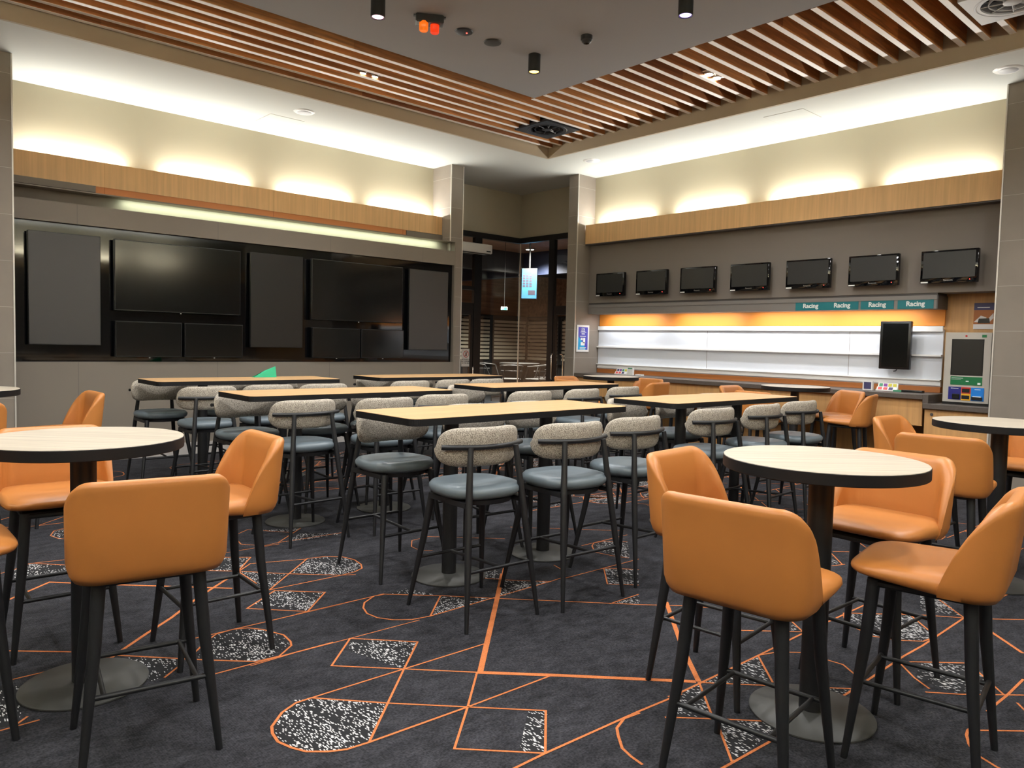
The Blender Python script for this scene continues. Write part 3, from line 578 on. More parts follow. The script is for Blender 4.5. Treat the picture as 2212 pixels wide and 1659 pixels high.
    for i, (x, y, rz, e) in enumerate(((10.75, 11.9, -40, 'left of the lounge table, nearest the glass'), (11.25, 11.65, 10, 'in front of the lounge table'), (11.98, 12.1, 75, 'at the right of the lounge table'), (10.95, 12.9, 200, 'on the far side of the lounge table'))):
        c = c0 if i == 0 else copy_tree(c0); c.location = (x, y, 0); c.rotation_euler = (0, 0, R(rz)); c['label'] = 'dark metal bar chair seen through the glass, ' + e
lounge()

# ------------------------------------------------------------------ screens on the left wall
def screen(name, label, x0, x1, z0, z1, m, bez, depth, yf, group=None, logo=True, led=None):
    cx, w = (x0+x1)/2, x1-x0
    t = thing(name, label, 'screen', (cx, yf+depth, z0), 0, group)
    MB().box(-w/2, w/2, -depth, 0, 0, z1-z0, .004, 1).build('housing', 'bezel', t)
    MB().box(-w/2+bez, w/2-bez, -depth-.0015, -depth+.001, bez*1.3, z1-z0-bez).build('display', m, t)
    if logo: MB().lathe([(.010, -.012), (.010, 0)], seg=12).build('standby_light', 'silver', t).location = (0, -depth+.006, -.002)
    MB().box(-w*.25, w*.25, 0, 9.905-yf-depth, (z1-z0)*.3, (z1-z0)*.7).build('wall_bracket', 'bezel', t)
    return t
G1 = 'portrait screens on the black display wall'; G2 = 'small wide screens in pairs under the big screens'; G3 = 'big wide screens on the black display wall'
screen('portrait_screen', 'tall matte grey portrait screen at the left end of the display wall', 1.63, 2.355, 1.37, 2.635, 'screen_matte', .008, .06, 9.79, G1, False)
screen('portrait_screen', 'tall dark portrait screen in the middle, between the two big screens', 4.161, 4.908, 1.375, 2.638, 'screen_satin', .008, .05, 9.81, G1, False)
screen('portrait_screen', 'tall portrait screen at the right end of the display wall by the pillar', 6.69, 7.44, 1.368, 2.629, 'screen_matte', .008, .05, 9.81, G1, False)
screen('wide_screen', 'big wide screen left of the middle portrait screen, with glossy reflections', 2.50, 4.015, 1.79, 2.63, 'screen_gloss', .010, .06, 9.79, G3)
screen('wide_screen', 'big wide screen right of the middle portrait screen', 5.03, 6.55, 1.775, 2.631, 'screen_gloss', .010, .06, 9.79, G3)
for i, (x0, x1, e) in enumerate(((2.507, 3.273, 'leftmost of the four small screens in the lower row'), (3.302, 4.048, 'second from left of the four small screens in the lower row'), (5.05, 5.814, 'third from left of the four small screens in the lower row'), (5.838, 6.586, 'rightmost of the four small screens in the lower row'))):
    screen('small_screen', 'small wide black screen, ' + e, x0, x1, 1.238, 1.668, 'screen_gloss', .012, .06, 9.79, G2)

# ------------------------------------------------------------------ televisions on the right wall
def televisions():
    n = ['leftmost of the seven, nearest the corner pillar', 'second of the seven from the left', 'third of the seven from the left', 'middle one of the seven', 'third of the seven from the right', 'second of the seven from the right', 'rightmost of the seven, nearest the right pillar']
    ys = [8.315, 7.46, 6.60, 5.737, 4.875, 4.025, 3.163]
    t0 = thing('television', '', 'television', group='small televisions in a row on the dark wall')
    w, hh = .615, .385
    b = MB(); b.box(-.06, 0, -w/2, w/2, 0, hh, .008, 2); b.build('housing', 'gloss_black', t0, smooth=40)
    MB().box(-.0615, -.059, -w/2+.028, w/2-.028, .062, hh-.022).build('display', 'tv_screen', t0)
    MB().box(0, .055, -.12, .12, .1, .3).build('wall_bracket', 'bezel', t0)
    text_mesh('Panasonic', .026, 'silver', t0, face_minus_x(-.0605, 0, .034), name='lettering')
    MB().lathe([(.004, 0), (.004, .002)], seg=8, M4=face_minus_x(-.062, -.23, .034)).build('standby_light', 'led_red', t0)
    MB().box(-.062, -.059, w/2-.09, w/2-.01, .006, .022).build('sticker', 'letter_white', t0)
    for i, (y, e) in enumerate(zip(ys, n)):
        t = t0 if i == 0 else copy_tree(t0); t.location = (9.735, y, 2.335); t['label'] = 'small black wall television, ' + e
        t.rotation_euler = (0, 0, R(random.uniform(-1.5, 1.5)))
televisions()

# ------------------------------------------------------------------ display boards, signs, counter on the right
def boards():
    t = thing('display_board', 'long white display board with ledges under the orange glow', 'board', (10.08, 6.1, 1.1))
    Y0, Y1 = 3.31-6.1, 8.88-6.1
    MB().box(0, .035, Y0, Y1, 0, .7).build('panel', 'white_board', t)
    b = MB(); b.box(-.03, .0, Y0, Y1, .675, .745, .004, 1); b.build('top_ledge', 'white_ledge', t)
    MB().box(-.05, .0, Y0, Y1, .372, .395).build('ledge', 'white_ledge', t)
    b = MB(); b.box(-.02, 0, Y0, Y1, .015, .085); b.box(-.045, 0, Y0, Y1, .076, .088); b.build('bottom_ledge', 'white_ledge', t)
    b = MB()
    for y in (6.65, 4.45): b.box(-.001, .0015, y-6.1-.003, y-6.1+.003, .09, .67)
    b.build('joint', 'valance_grey', t)
    tag(box('backsplash', 'orange_back', 10.095, 10.118, 3.31, 8.88, 1.85, 2.10), 'orange glowing back panel strip above the white display board', 'panel')
    tag(box('backsplash', 'brown_back', 10.06, 10.118, 3.31, 8.88, 1.03, 1.10), 'brown timber strip between the white board and the counter', 'panel')
boards()
def racing_signs():
    for i, (y0, y1, e) in enumerate(((4.91, 4.40, 'leftmost of the four'), (4.40, 3.95, 'second of the four from the left'), (3.93, 3.61, 'third of the four from the left'), (3.575, 3.33, 'rightmost of the four'))):
        pass
    # edges measured along the wall
    ys = [(5.035, 4.585), (4.585, 4.245), (4.215, 3.79), (3.745, 3.335)]
    ys = [(5.085, 4.66), (4.66, 4.235), (4.205, 3.80), (3.755, 3.345)]
    n = ['leftmost of the four on the valance', 'second from left of the four on the valance', 'third from left of the four on the valance', 'rightmost of the four on the valance']
    for (a, c), e in zip(ys, n):
        t = thing('racing_sign', 'teal sign reading Racing, ' + e, 'sign', (9.797, (a+c)/2, 2.102), 0, 'teal racing signs on the valance')
        MB().box(-.002, .002, -(a-c)/2, (a-c)/2, -.055, .058).build('panel', 'teal', t)
        text_mesh('Racing', .082, 'letter_white', t, face_minus_x(-.003, 0, .004), bold=.0026)
racing_signs()
def counter():
    t = thing('counter', 'long betting counter with grey top and oak front along the right wall', 'counter', (9.8, 6.1, 0))
    MB().box(-.35, .318, 3.29-6.1, 8.86-6.1, .968, 1.028, .006, 2).build('worktop', 'counter_grey', t)
    MB().box(-.29, -.265, 3.31-6.1, 8.86-6.1, .655, .968).build('front_panel', 'cabinet_oak', t)
    for y in (8.3, 6.6, 4.9): MB().box(-.25, .31, y-6.1-.02, y-6.1+.02, 0, .968).build('support', 'cabinet_oak', t)
    k = thing('kiosk_cabinet', 'low oak cabinet with dropped grey top under the betting terminal', 'cabinet', (9.8, 2.94, 0))
    MB().box(-.35, .318, -.35, .35, .865, .928, .006, 2).build('worktop', 'counter_grey', k)
    MB().box(-.35, .318, .29, .35, .928, 1.028).build('step_panel', 'counter_grey', k)
    MB().box(-.28, .31, -.35, .345, 0, .865).build('body', 'cabinet_oak', k)
    d = MB().box(-.30, -.28, -.345, .335, .08, .855).build('door', 'cabinet_oak', k)
    MB().lathe([(.018, 0), (.018, .004)], seg=16, M4=face_minus_x(-.301, .26, .80)).build('finger_hole', 'valance_dark', d)
counter()
def kiosk():
    t = thing('betting_terminal', 'silver self service betting terminal with dark screen on the counter', 'terminal', (9.62, 2.90, .928))
    b = MB(); w = .235
    b.mi = 0
    b.box(0, .02, -w, w, .03, .83); b.mi = 1; b.box(.02, .36, -w+.006, w-.006, .03, .82)
    b.build('housing', ['kiosk_silver', 'kiosk_dark'], t)
    MB().box(.01, .37, -w-.005, w+.005, 0, .03).build('base', 'bezel', t)
    MB().box(-.002, .0, -.165, .165, .34, .755).build('screen_frame', 'bezel', t)
    MB().box(-.004, -.002, -.15, .15, .352, .74).build('display', 'screen_satin', t)
    b = MB(); b.box(-.004, 0, -.165, .16, .23, .325); b.build('green_banner', 'green', t)
    b = MB(); b.box(-.006, -.004, .03, .15, .305, .309); b.box(-.006, -.004, .05, .15, .292, .295); b.box(-.006, -.004, -.03, .0, .268, .280); b.box(-.006, -.004, -.15, -.12, .24, .262); b.build('banner_marks', 'letter_white', t)
    MB().lathe([(.012, 0), (.010, .006)], seg=16, M4=face_minus_x(0, .02, .79)).build('camera_button', 'red', t)
    MB().box(-.004, 0, -.185, -.14, .775, .805).build('status_lamp', 'green', t)
    p = MB().box(-.006, 0, .045, .175, .06, .205).build('ticket_panel', 'navy', t); b = MB(); b.box(-.02, -.006, .055, .13, .07, .125, .004, 1); b.build('ticket_reader', 'bezel', p); MB().box(-.0075, -.006, .07, .15, .186, .191).build('caption', 'letter_white', p)
    p = MB().box(-.006, 0, -.055, .04, .135, .205).build('note_panel', 'red', t); MB().box(-.008, -.006, -.045, .032, .145, .188).build('note_slot', 'vent_hole', p)
    p = MB().box(-.006, 0, -.055, .04, .055, .132).build('coin_panel', 'yellow', t); MB().box(-.008, -.006, -.045, .035, .07, .112).build('coin_slot', 'vent_hole', p)
    p = MB().box(-.006, 0, -.19, -.06, .055, .205).build('printer_panel', 'blue', t); MB().box(-.018, -.006, -.175, -.068, .065, .10).build('printer_slot', 'vent_hole', p); MB().box(-.0075, -.006, -.155, -.095, .182, .187).build('caption', 'letter_white', p); MB().box(-.019, -.006, -.165, -.08, .10, .108).build('slot_light', 'letter_white', p)
    MB().box(.04, .12, -w-.05, -w+.002, .06, .16, .006, 1).build('side_reader', 'white_plastic', t)
kiosk()
def portrait_monitor():
    t = thing('portrait_monitor', 'black upright monitor hanging in front of the white display board', 'screen', (9.93, 3.805, 1.30))
    MB().box(-.03, .03, -.185, .185, 0, .60, .008, 2).build('housing', 'bezel', t, smooth=40)
    MB().box(-.0315, -.029, -.155, .15, .03, .572).build('display', 'screen_gloss', t)
    MB().box(.03, .15, -.06, .06, .2, .4).build('wall_bracket', 'bezel', t)
    MB().tube([(0, -.03, .005), (-.005, -.02, -.02), (-.005, .01, -.025)], .006, 8).build('cable', 'cable_black', t)
portrait_monitor()
def posters():
    t = thing('framed_poster', 'violet and cyan poster in a white frame on the corner pillar', 'poster', (9.665, 8.885, 1.39))
    MB().box(-.155, .155, -.012, 0, 0, .46).build('frame', 'white_plastic', t)
    b = MB(); b.box(-.12, .12, -.0135, -.012, .035, .425); b.mi = 1; q = -.0142; b.quad((-.12, q, .035), (.09, q, .035), (-.02, q, .17), (-.12, q, .27))
    b.mi = 2
    b.box(-.07, .08, -.015, -.0142, .335, .343); b.box(-.05, .05, -.015, -.0142, .352, .362); b.box(-.04, .04, -.015, -.0142, .30, .318); b.box(-.08, .07, -.015, -.0142, .262, .272)
    b.box(-.055, .045, -.015, -.0142, .11, .165); b.box(.0, .055, -.015, -.0142, .15, .24); b.box(-.06, -.01, -.015, -.0142, .20, .24); b.box(-.08, .08, -.015, -.0142, .068, .080); b.box(-.08, .06, -.015, -.0142, .044, .056)
    b.build('print', ['poster_violet', 'poster_cyan', 'letter_white'], t)
    b = MB(); b.tube([(-.02, -.015, .412), (-.055, -.015, .40), (-.05, -.015, .375), (-.025, -.015, .38), (-.02, -.015, .395)], .004, 6); b.tube([(-.005, -.015, .415), (-.003, -.015, .372)], .004, 6); b.tube([(-.015, -.015, .398), (.02, -.015, .40)], .003, 6); b.tube([(.03, -.015, .415), (.032, -.015, .375), (.015, -.015, .372), (.018, -.015, .388), (.035, -.015, .388)], .004, 6); b.build('script_lettering', 'letter_white', t)
    t = thing('wall_poster', 'poster with purple heading and a photo of hands, above the betting terminal', 'poster', (10.118, 2.90, 1.81))
    b = MB(); b.box(-.003, 0, -.105, .105, 0, .31)
    b.mi = 1; b.box(-.004, -.003, -.105, .105, .225, .31); b.mi = 2; b.box(-.004, -.003, -.105, .105, .06, .225)
    b.mi = 3; q = -.0045; b.quad((q, .10, .085), (q, .03, .16), (q, -.03, .14), (q, -.02, .08)); b.quad((q, -.03, .10), (q, -.10, .19), (q, -.103, .13), (q, -.06, .08))
    b.mi = 4; b.quad((q-.0003, .06, .07), (q-.0003, .05, .125), (q-.0003, -.06, .13), (q-.0003, -.07, .07)); b.mi = 0; b.box(-.0052, -.0042, -.06, .07, .252, .262)
    b.build('print', ['paper', 'card_navy', 'brown_back', 'paper', 'bezel'], t)
posters()
def card_holder(x, y, label, first):
    t = thing('card_holder', label, 'card holder', (x, y, 1.028), 0, 'brochure holders on the counter')
    MB().box(-.03, .07, -.13, .13, 0, .012).build('base', 'white_plastic', t)
    b = MB(); b.quad((-.03, -.12, .01), (-.03, .12, .01), (-.005, .12, .05), (-.005, -.12, .05)); b.quad((.01, -.12, .01), (.01, .12, .01), (.03, .12, .095), (.03, -.12, .095)); b.box(.03, .034, -.12, .12, .0, .10); b.build('tray', 'white_plastic', t)
    cols = ['card_navy', 'card_purple', 'card_green', 'card_yellow'] if first else ['card_green', 'card_purple', 'card_yellow', 'card_yellow']
    for k, c in enumerate(cols):
        y0 = .105-.055*k; MB().quad((.016, y0, .055), (.016, y0-.042, .055), (.0262, y0-.042, .09), (.0262, y0, .09)).build('card', c, t)
    for k, c in enumerate(['card_red', 'card_red', 'card_navy']):
        y0 = .105-.065*k; MB().quad((-.0285, y0, .016), (-.0285, y0-.05, .016), (-.0095, y0-.05, .046), (-.0095, y0, .046)).build('card', c, t)
    return t
card_holder(9.86, 8.16, 'white stepped holder of small coloured cards at the far left end of the counter', True)
card_holder(9.80, 3.83, 'white stepped holder of small coloured cards near the betting terminal', False)
def counter_bits():
    t = thing('leaflet_stand', 'small white stand with purple leaflet left of the card holder by the terminal', 'leaflet', (9.76, 4.05, 1.028))
    MB().box(-.015, .03, -.06, .06, 0, .11).build('stand', 'white_plastic', t); MB().box(-.0165, -.015, -.045, .045, .012, .1).build('leaflet', 'card_navy', t)
    t = thing('leaflet_stand', 'upright leaflet stand with green top beside the far left card holder', 'leaflet', (9.86, 7.96, 1.028))
    MB().box(-.015, .03, -.05, .05, 0, .12).build('stand', 'white_plastic', t); MB().box(-.0165, -.015, -.045, .045, .1, .12).build('leaflet', 'card_green', t)
    b = tag(box('ticket_box', 'white_plastic', 9.78, 9.86, 7.68, 7.80, 1.028, 1.05), 'small white ticket box on the far end of the counter', 'box')
    tag(box('pen_tray', 'bezel', 9.74, 9.82, 3.40, 3.64, 1.028, 1.056, bev=.004), 'flat black tray on the counter beside the betting terminal', 'tray')
    tag(box('ticket_pad', 'card_green', 9.75, 9.81, 3.64, 3.74, 1.028, 1.05), 'small pale green pad between the card holder and the black tray', 'pad')
counter_bits()
b = MB(); b.lathe([(.10, 0), (.12, .02), (.14, .30), (.145, .31), (.13, .31), (.11, .03)], seg=24, cap=False); b.lathe([(.11, .03), (.001, .03)], seg=24)
tag(b.build('waste_bin', 'bin_red', smooth=40, loc=(9.28, 2.78, .0)), 'small red bin on the floor beside the oak cabinet', 'bin')
# green tent card on the back left table
b = MB(); b.quad((-.13, 0, 0), (.13, 0, 0), (.13, .03, .12), (-.0, .03, .07)); b.quad((-.13, .06, 0), (.13, .06, 0), (.13, .03, .12), (-.0, .03, .07))
tag(b.build('flyer', 'flyer_green', loc=(3.53, 7.93, 1.076)), 'green folded flyer standing on the back left long table', 'flyer')

# ------------------------------------------------------------------ tables
TH = 1.075
def column(x, y, rb, rc, root):
    c = MB().lathe([(rc, .018), (rc, TH-.05)], (x, y, 0), 24).build('column', 'black_steel', root, smooth=40)
    b = MB(); b.lathe([(rb-.006, 0), (rb, .003), (rb, .009), (rb-.006, .013), (rc+.01, .02), (rc, .024)], (x, y, 0), 48); b.build('base', 'base_grey', root, smooth=40)
    b = MB().box(x-.16, x+.16, y-.16, y+.16, TH-.052, TH-.042).build('mounting_plate', 'black_steel', root)
def rect_table():
    t = thing('long_table', '', 'table', group='long oak bar tables')
    b = MB(); p = rounded(1.92, .66, .055); b.prism(p, TH-.042, TH-.002)
    b.mi = 1; b.prism([(x*.9985, y*.9955) for x, y in p], TH-.002, TH)
    b.build('tabletop', ['black_edge', 'table_oak'], t)
    column(-.43, 0, .24, .047, t); column(.43, 0, .24, .047, t)
    return t
T0 = rect_table()
RT = dict(F=(3.38, 3.83, 0.5, 'long oak bar table at the front of the left row, nearest the camera'), ML=(3.26, 5.76, .4, 'long oak bar table in the middle of the left row'), FL=(3.22, 7.75, 0, 'farthest long oak bar table of the left row, below the black display wall'),
          FR=(5.70, 7.84, 0, 'farthest long oak bar table of the right row, before the glazed corner'), MR=(5.76, 5.90, -.4, 'long oak bar table in the middle of the right row'), R=(5.83, 3.79, -1., 'long oak bar table at the front of the right row, left of the tan stools'))
for i, (k, (x, y, a, lab)) in enumerate(RT.items()):
    t = T0 if i == 0 else copy_tree(T0); t.location = (x, y, 0); t.rotation_euler = (0, 0, R(a)); t['label'] = lab
def round_table():
    t = thing('round_table', '', 'table', group='round pale bar tables')
    r = .395; b = MB(); b.lathe([(r-.003, TH-.048), (r, TH-.045), (r, TH-.004), (r-.002, TH-.002)], seg=64)
    b.mi = 1; b.lathe([(r-.002, TH-.002), (r-.003, TH)], seg=64); b.build('tabletop', ['black_edge', 'table_ash'], t, smooth=30)
    column(0, 0, .25, .05, t)
    return t
Q0 = round_table()
for i, (x, y, a, lab) in enumerate(((3.02, 1.42, -40, 'nearest round pale bar table at right, among tan leather stools'), (.79, 3.58, -44, 'round pale bar table at left behind the nearest left tan stool'), (5.70, 1.50, -38, 'round pale bar table at the right edge, before the betting terminal'), (.70, 6.95, 0, 'round pale bar table at the far left edge by the tiled pillar'), (8.27, 7.03, 30, 'farthest round pale bar table by the counter and corner pillar'), (8.67, 4.46, -20, 'round pale bar table in front of the middle of the counter'))):
    t = Q0 if i == 0 else copy_tree(Q0); t.location = (x, y, 0); t.rotation_euler = (0, 0, R(a)); t['label'] = lab

# ------------------------------------------------------------------ grey stools
def grey_stool():
    t = thing('grey_bar_stool', '', 'stool', group='grey and blue bar stools at the long tables')
    b = MB(); n = 40; prof = [(.55, .668), (.86, .670), (.955, .684), (.99, .703), (.985, .722), (.93, .737), (.80, .744), (.5, .746), (.2, .747)]
    rings = []
    for r, z in prof:
        ring = []
        for k in range(n):
            a = 2*PI*k/n; c, s = math.cos(a), math.sin(a); q = (abs(c)**2.6+abs(s)**2.6)**(-1/2.6)
            ring.append(b.b.verts.new((.245*r*q*c, .238*r*q*s+.005, z - (.006 if r < .6 and z > .74 else 0))))
        rings.append(ring)
    for p, q in zip(rings, rings[1:]): b.bridge(p, q)
    b.face(rings[0][::-1]); b.face(rings[-1]); b.build('seat', 'seat_blue', t, smooth=60)
    b = MB(); b.lathe([(.16, .64), (.205, .642), (.21, .668), (.16, .669)], seg=32)
    b.box(-.205, -.165, -.190, .16, .636, .664); b.box(.165, .205, -.190, .16, .636, .664)
    b.build('seat_frame', 'leg_black', t, smooth=30)
    for sx in (-1, 1):
        b = MB(); b.tube([(sx*.178, .165, .66), (sx*.205, .20, .42), (sx*.262, .268, 0)], [.021, .019, .0110], 14); b.build('leg', 'leg_black', t, smooth=50)
        b = MB(); b.tube([(sx*.155, -.163, .952), (sx*.183, -.196, .66), (sx*.211, -.236, .36), (sx*.245, -.282, 0)], [.0155, .0195, .0185, .0105], 14); b.build('leg', 'leg_black', t, smooth=50)
    # curved rail behind the back pad
    def arc(u, off): # plan curve of the back, u in -1..1, offset along its normal (+ = to the front)
        x = .302*u; dx, dy = .302, .25*u; l = math.hypot(dx, dy); return x-dy/l*off, -.160+.125*u*u+dx/l*off
    b = MB(); b.tube([(*arc(k/10*.90, -.006), .952) for k in range(-10, 11)], .0140, 12); b.build('back_rail', 'leg_black', t, smooth=60)
    # padded back: a fat curved pill
    b = MB(); nu, nv = 36, 24; rings = []
    for i in range(nu+1):
        u = math.sin((i/nu-.5)*PI)*.999
        k = (1-abs(u)**7)**(1/2.2)
        hh = .108*max(k, .02); tt = .040*max((1-abs(u)**5)**.5, .04)
        ring = []
        for j in range(nv):
            a = 2*PI*j/nv; c, s = math.cos(a), math.sin(a); q = (abs(c)**3.2+abs(s)**3.2)**(-1/3.2)
            o = tt*q*c; x, y = arc(u, .044+o); ring.append(b.b.verts.new((x, y-.012*(s*q), .947+hh*q*s)))
        rings.append(ring)
    for p, q in zip(rings, rings[1:]): b.bridge(p, q)
    b.face(rings[0][::-1]); b.face(rings[-1]); b.build('backrest', 'boucle', t, smooth=80)
    MB().tube([(-.222, .222, .285), (.222, .222, .285)], .0095, 10).build('footrest', 'leg_black', t, smooth=60)
    MB().tube([(-.214, -.243, .305), (.214, -.243, .305)], .0095, 10).build('rear_stretcher', 'leg_black', t, smooth=60)
    MB().tube([(0, .222, .285), (0, -.243, .305)], .0095, 10).build('centre_stretcher', 'leg_black', t, smooth=60)
    return t
G0 = grey_stool()
NAME = dict(F='front left-row table', ML='middle left-row table', FL='farthest left-row table', FR='farthest right-row table', MR='middle right-row table', R='front right-row table')
NEAR = dict(F=[(2.716, 3.231, -3), (3.34, 3.13, -4), (4.0, 3.17, 0)], ML=[(2.69, 5.29, 3), (3.37, 5.22, 0), (4.06, 5.36, -4)], FL=[(2.61, 7.03, 0), (3.22, 7.10, 3), (3.80, 7.06, -2)],
            FR=[(5.03, 7.29, 0), (5.73, 7.39, 4), (6.29, 7.40, -3)], MR=[(5.13, 5.36, -4), (5.93, 5.41, 3), (6.74, 5.52, 0)], R=[(5.12, 3.30, -3), (5.90, 3.32, 2), (6.63, 3.36, -2)])
FAR = dict(F=[(2.77, 4.21, 180), (3.52, 4.28, 176), (4.10, 4.28, 182)], ML=[(2.58, 6.14, 183), (3.26, 6.18, 180), (3.86, 6.16, 178)], FL=[(2.50, 8.12, 180), (3.14, 8.16, 177), (3.76, 8.16, 182)],
           FR=[(5.12, 8.22, 180), (5.76, 8.24, 184), (6.40, 8.24, 178)], MR=[(5.06, 6.29, 188), (5.90, 6.32, 180), (6.50, 6.32, 176)], R=[(5.18, 4.18, 184), (5.90, 4.20, 180), (6.58, 4.20, 177)])
first = True
for side, D, word in (('near', NEAR, 'with its back to the camera'), ('far', FAR, 'facing the camera')):
    for k, L in D.items():
        for i, (x, y, a) in enumerate(L):
            t = G0 if first else copy_tree(G0); first = False
            if side == 'near': x -= .03; y += .025
            t.location = (x, y, 0); t.rotation_euler = (0, 0, R(a))
            t['label'] = 'grey bar stool, %s of three on the %s side of the %s' % (('leftmost', 'middle', 'rightmost')[i], side, NAME[k])

# ------------------------------------------------------------------ tan leather stools
def tan_stool():
    t = thing('leather_bar_stool', '', 'stool', group='tan leather bar stools at the round tables')
    # seat pad: rounded square, the front edge thin and rounded
    b = MB(); n = 52; rings = []
    for r, z, zf in ((.60, .674, .700), (.88, .676, .702), (.965, .686, .708), (.998, .706, .719), (.992, .726, .729), (.96, .742, .737), (.88, .752, .745), (.7, .755, .752), (.45, .753, .752), (.2, .751, .750)):
        ring = []
        for k in range(n):
            a = 2*PI*k/n; c, s = math.cos(a), math.sin(a); q = (abs(c)**5.5+abs(s)**5.5)**(-1/5.5)
            y = .238*r*q*s; f = min(max((y+.10)/.33, 0), 1)
            ring.append(b.b.verts.new((.250*r*q*c*(1-.02*f), y+.006, z+(zf-z)*f)))
        rings.append(ring)
    for p, q in zip(rings, rings[1:]): b.bridge(p, q)
    b.face(rings[0][::-1]); b.face(rings[-1]); b.build('seat', 'orange_leather', t, smooth=70)
    # wrap-round back shell with short swept wings
    hw, yb, rc = .256, -.252, .105
    yf = -.062
    pts = []
    for k in range(13): pts.append((hw, yf+(yb+rc-yf)*k/12, 1, 0))
    for k in range(1, 13):
        a = -PI/2*k/12; pts.append((hw-rc+rc*math.cos(a), yb+rc+rc*math.sin(a), math.cos(a), math.sin(a)))
    for k in range(1, 9): pts.append((hw-rc-(hw-rc)*k/8, yb, 0, -1))
    pts = pts + [(-x, y, -nx, ny) for x, y, nx, ny in reversed(pts[:-1])]
    L = [0.]
    for (x0, y0, _, _), (x1, y1, _, _) in zip(pts, pts[1:]): L.append(L[-1]+math.hypot(x1-x0, y1-y0))
    b = MB(); rings = []; zb = .676
    for (x, y, nx, ny), l in zip(pts, L):
        l = min(l, L[-1]-l)
        g = min(l/.215, 1.)
        zt = .705+.328*(1-(1-g)**2.0)**.86
        back = max(0., -ny)
        th = .018+.040*min(l/.14, 1)
        ring = []
        def P(off, z):
            lean = max((z-.68)/.35, 0)
            o = off+.020*lean*(.5+.5*back)
            if off == 0 and z < .73: o -= .020*((.73-z)/.054)**2
            return (x+nx*o, y+ny*o-.018*lean, z)
        hs = zt-zb
        seq = [(0, zb), (0, zb+min(.022, hs*.2)), (0, zb+min(.05, hs*.4))] + [(0, zb+hs*q) for q in (.55, .7, .82, .90, .95)] + [(-th*.10, zt-.006*min(1, hs/.1)), (-th*.3, zt), (-th*.55, zt-.002), (-th*.82, zt-.010*min(1, hs/.1)), (-th, zt-.03*min(1, hs/.12))] + [(-th, zb+hs*q) for q in (.75, .5, .25)] + [(-th, zb+.004)]
        for off, z in seq: ring.append(b.b.verts.new(P(off, z)))
        rings.append(ring)
    for p, q in zip(rings, rings[1:]): b.bridge(p, q)
    b.face(rings[0][::-1]); b.face(rings[-1]); b.build('backrest', 'orange_leather', t, smooth=70)
    MB().box(-.178, .178, -.178, .178, .652, .680, .008, 1).build('seat_frame', 'leg_black', t)
    for sx in (-1, 1):
        for sy in (-1, 1):
            MB().tube([(sx*.160, sy*.155, .678), (sx*.178, sy*.172, .43), (sx*.222, sy*.215, 0)], [.0235, .0215, .0125], 16).build('leg', 'leg_black', t, smooth=50)
    MB().tube([(-.196, .188, .275), (.196, .188, .275)], .0095, 10).build('footrest', 'leg_black', t, smooth=60)
    MB().tube([(-.196, -.188, .275), (.196, -.188, .275)], .0095, 10).build('footrest', 'leg_black', t, smooth=60)
    for sx in (-1, 1): MB().tube([(sx*.150, -.19, .275), (sx*.150, .19, .275)], .0085, 10).build('side_stretcher', 'black_steel', t, smooth=60)
    return t
O0 = tan_stool()
TAN = [
 (2.38, 1.34, -84, 'tan leather stool, back to the camera, in front of the nearest right round table'),
 (2.98, 1.86, 186, 'tan leather stool left of the nearest right round table, open side showing'),
 (3.61, 1.43, 88, 'tan leather stool behind the nearest right round table, facing the camera'),
 (3.04, 1.0, 9, 'tan leather stool at bottom right, seat pointing left under the nearest right table'),
 (.85, 2.95, -9, 'tan leather stool, back to the camera, in front of the left round table'),
 (1.365, 3.66, 88, 'tan leather stool at the right of the left round table, turned left'),
 (.82, 4.20, 178, 'tan leather stool behind the left round table, facing the camera'),
 (.27, 3.46, -90, 'tan leather stool cut by the left edge, beside the left round table'),
 (1.36, 6.92, 92, 'tan leather stool at far left against the grey panelled wall'),
 (.64, 6.40, 0, 'tan leather stool cut by the left edge, before the far left pillar'),
 (5.13, 1.62, -84, 'tan leather stool, back to the camera, left of the right edge round table'),
 (5.95, 2.06, 178, 'tan leather stool behind the right edge round table, nearest the oak cabinet'),
 (6.38, 1.48, 90, 'tan leather stool on the far side of the right edge round table'),
 (5.62, .86, 6, 'tan leather stool cut by the right edge, before the right edge table'),
 (8.24, 7.66, 180, 'tan leather stool by the farthest round table, nearest the corner pillar'),
 (7.66, 7.05, -92, 'tan leather stool by the farthest round table, back to the camera'),
 (8.90, 7.00, 90, 'tan leather stool between the farthest round table and the counter'),
 (8.26, 6.42, 2, 'tan leather stool at the right of the farthest round table, back turned right'),
 (8.66, 5.10, 180, 'tan leather stool left of the mid-counter round table, open side showing'),
 (8.02, 4.50, -92, 'tan leather stool at the mid-counter round table, back to the camera'),
 (9.02, 4.14, 62, 'tan leather stool between the mid-counter round table and the counter'),
 (8.60, 3.78, 14, 'tan leather stool at the right of the mid-counter round table'),
]
for i, (x, y, a, lab) in enumerate(TAN):
    t = O0 if i == 0 else copy_tree(O0); t.location = (x, y, 0); t.rotation_euler = (0, 0, R(a)); t['label'] = lab

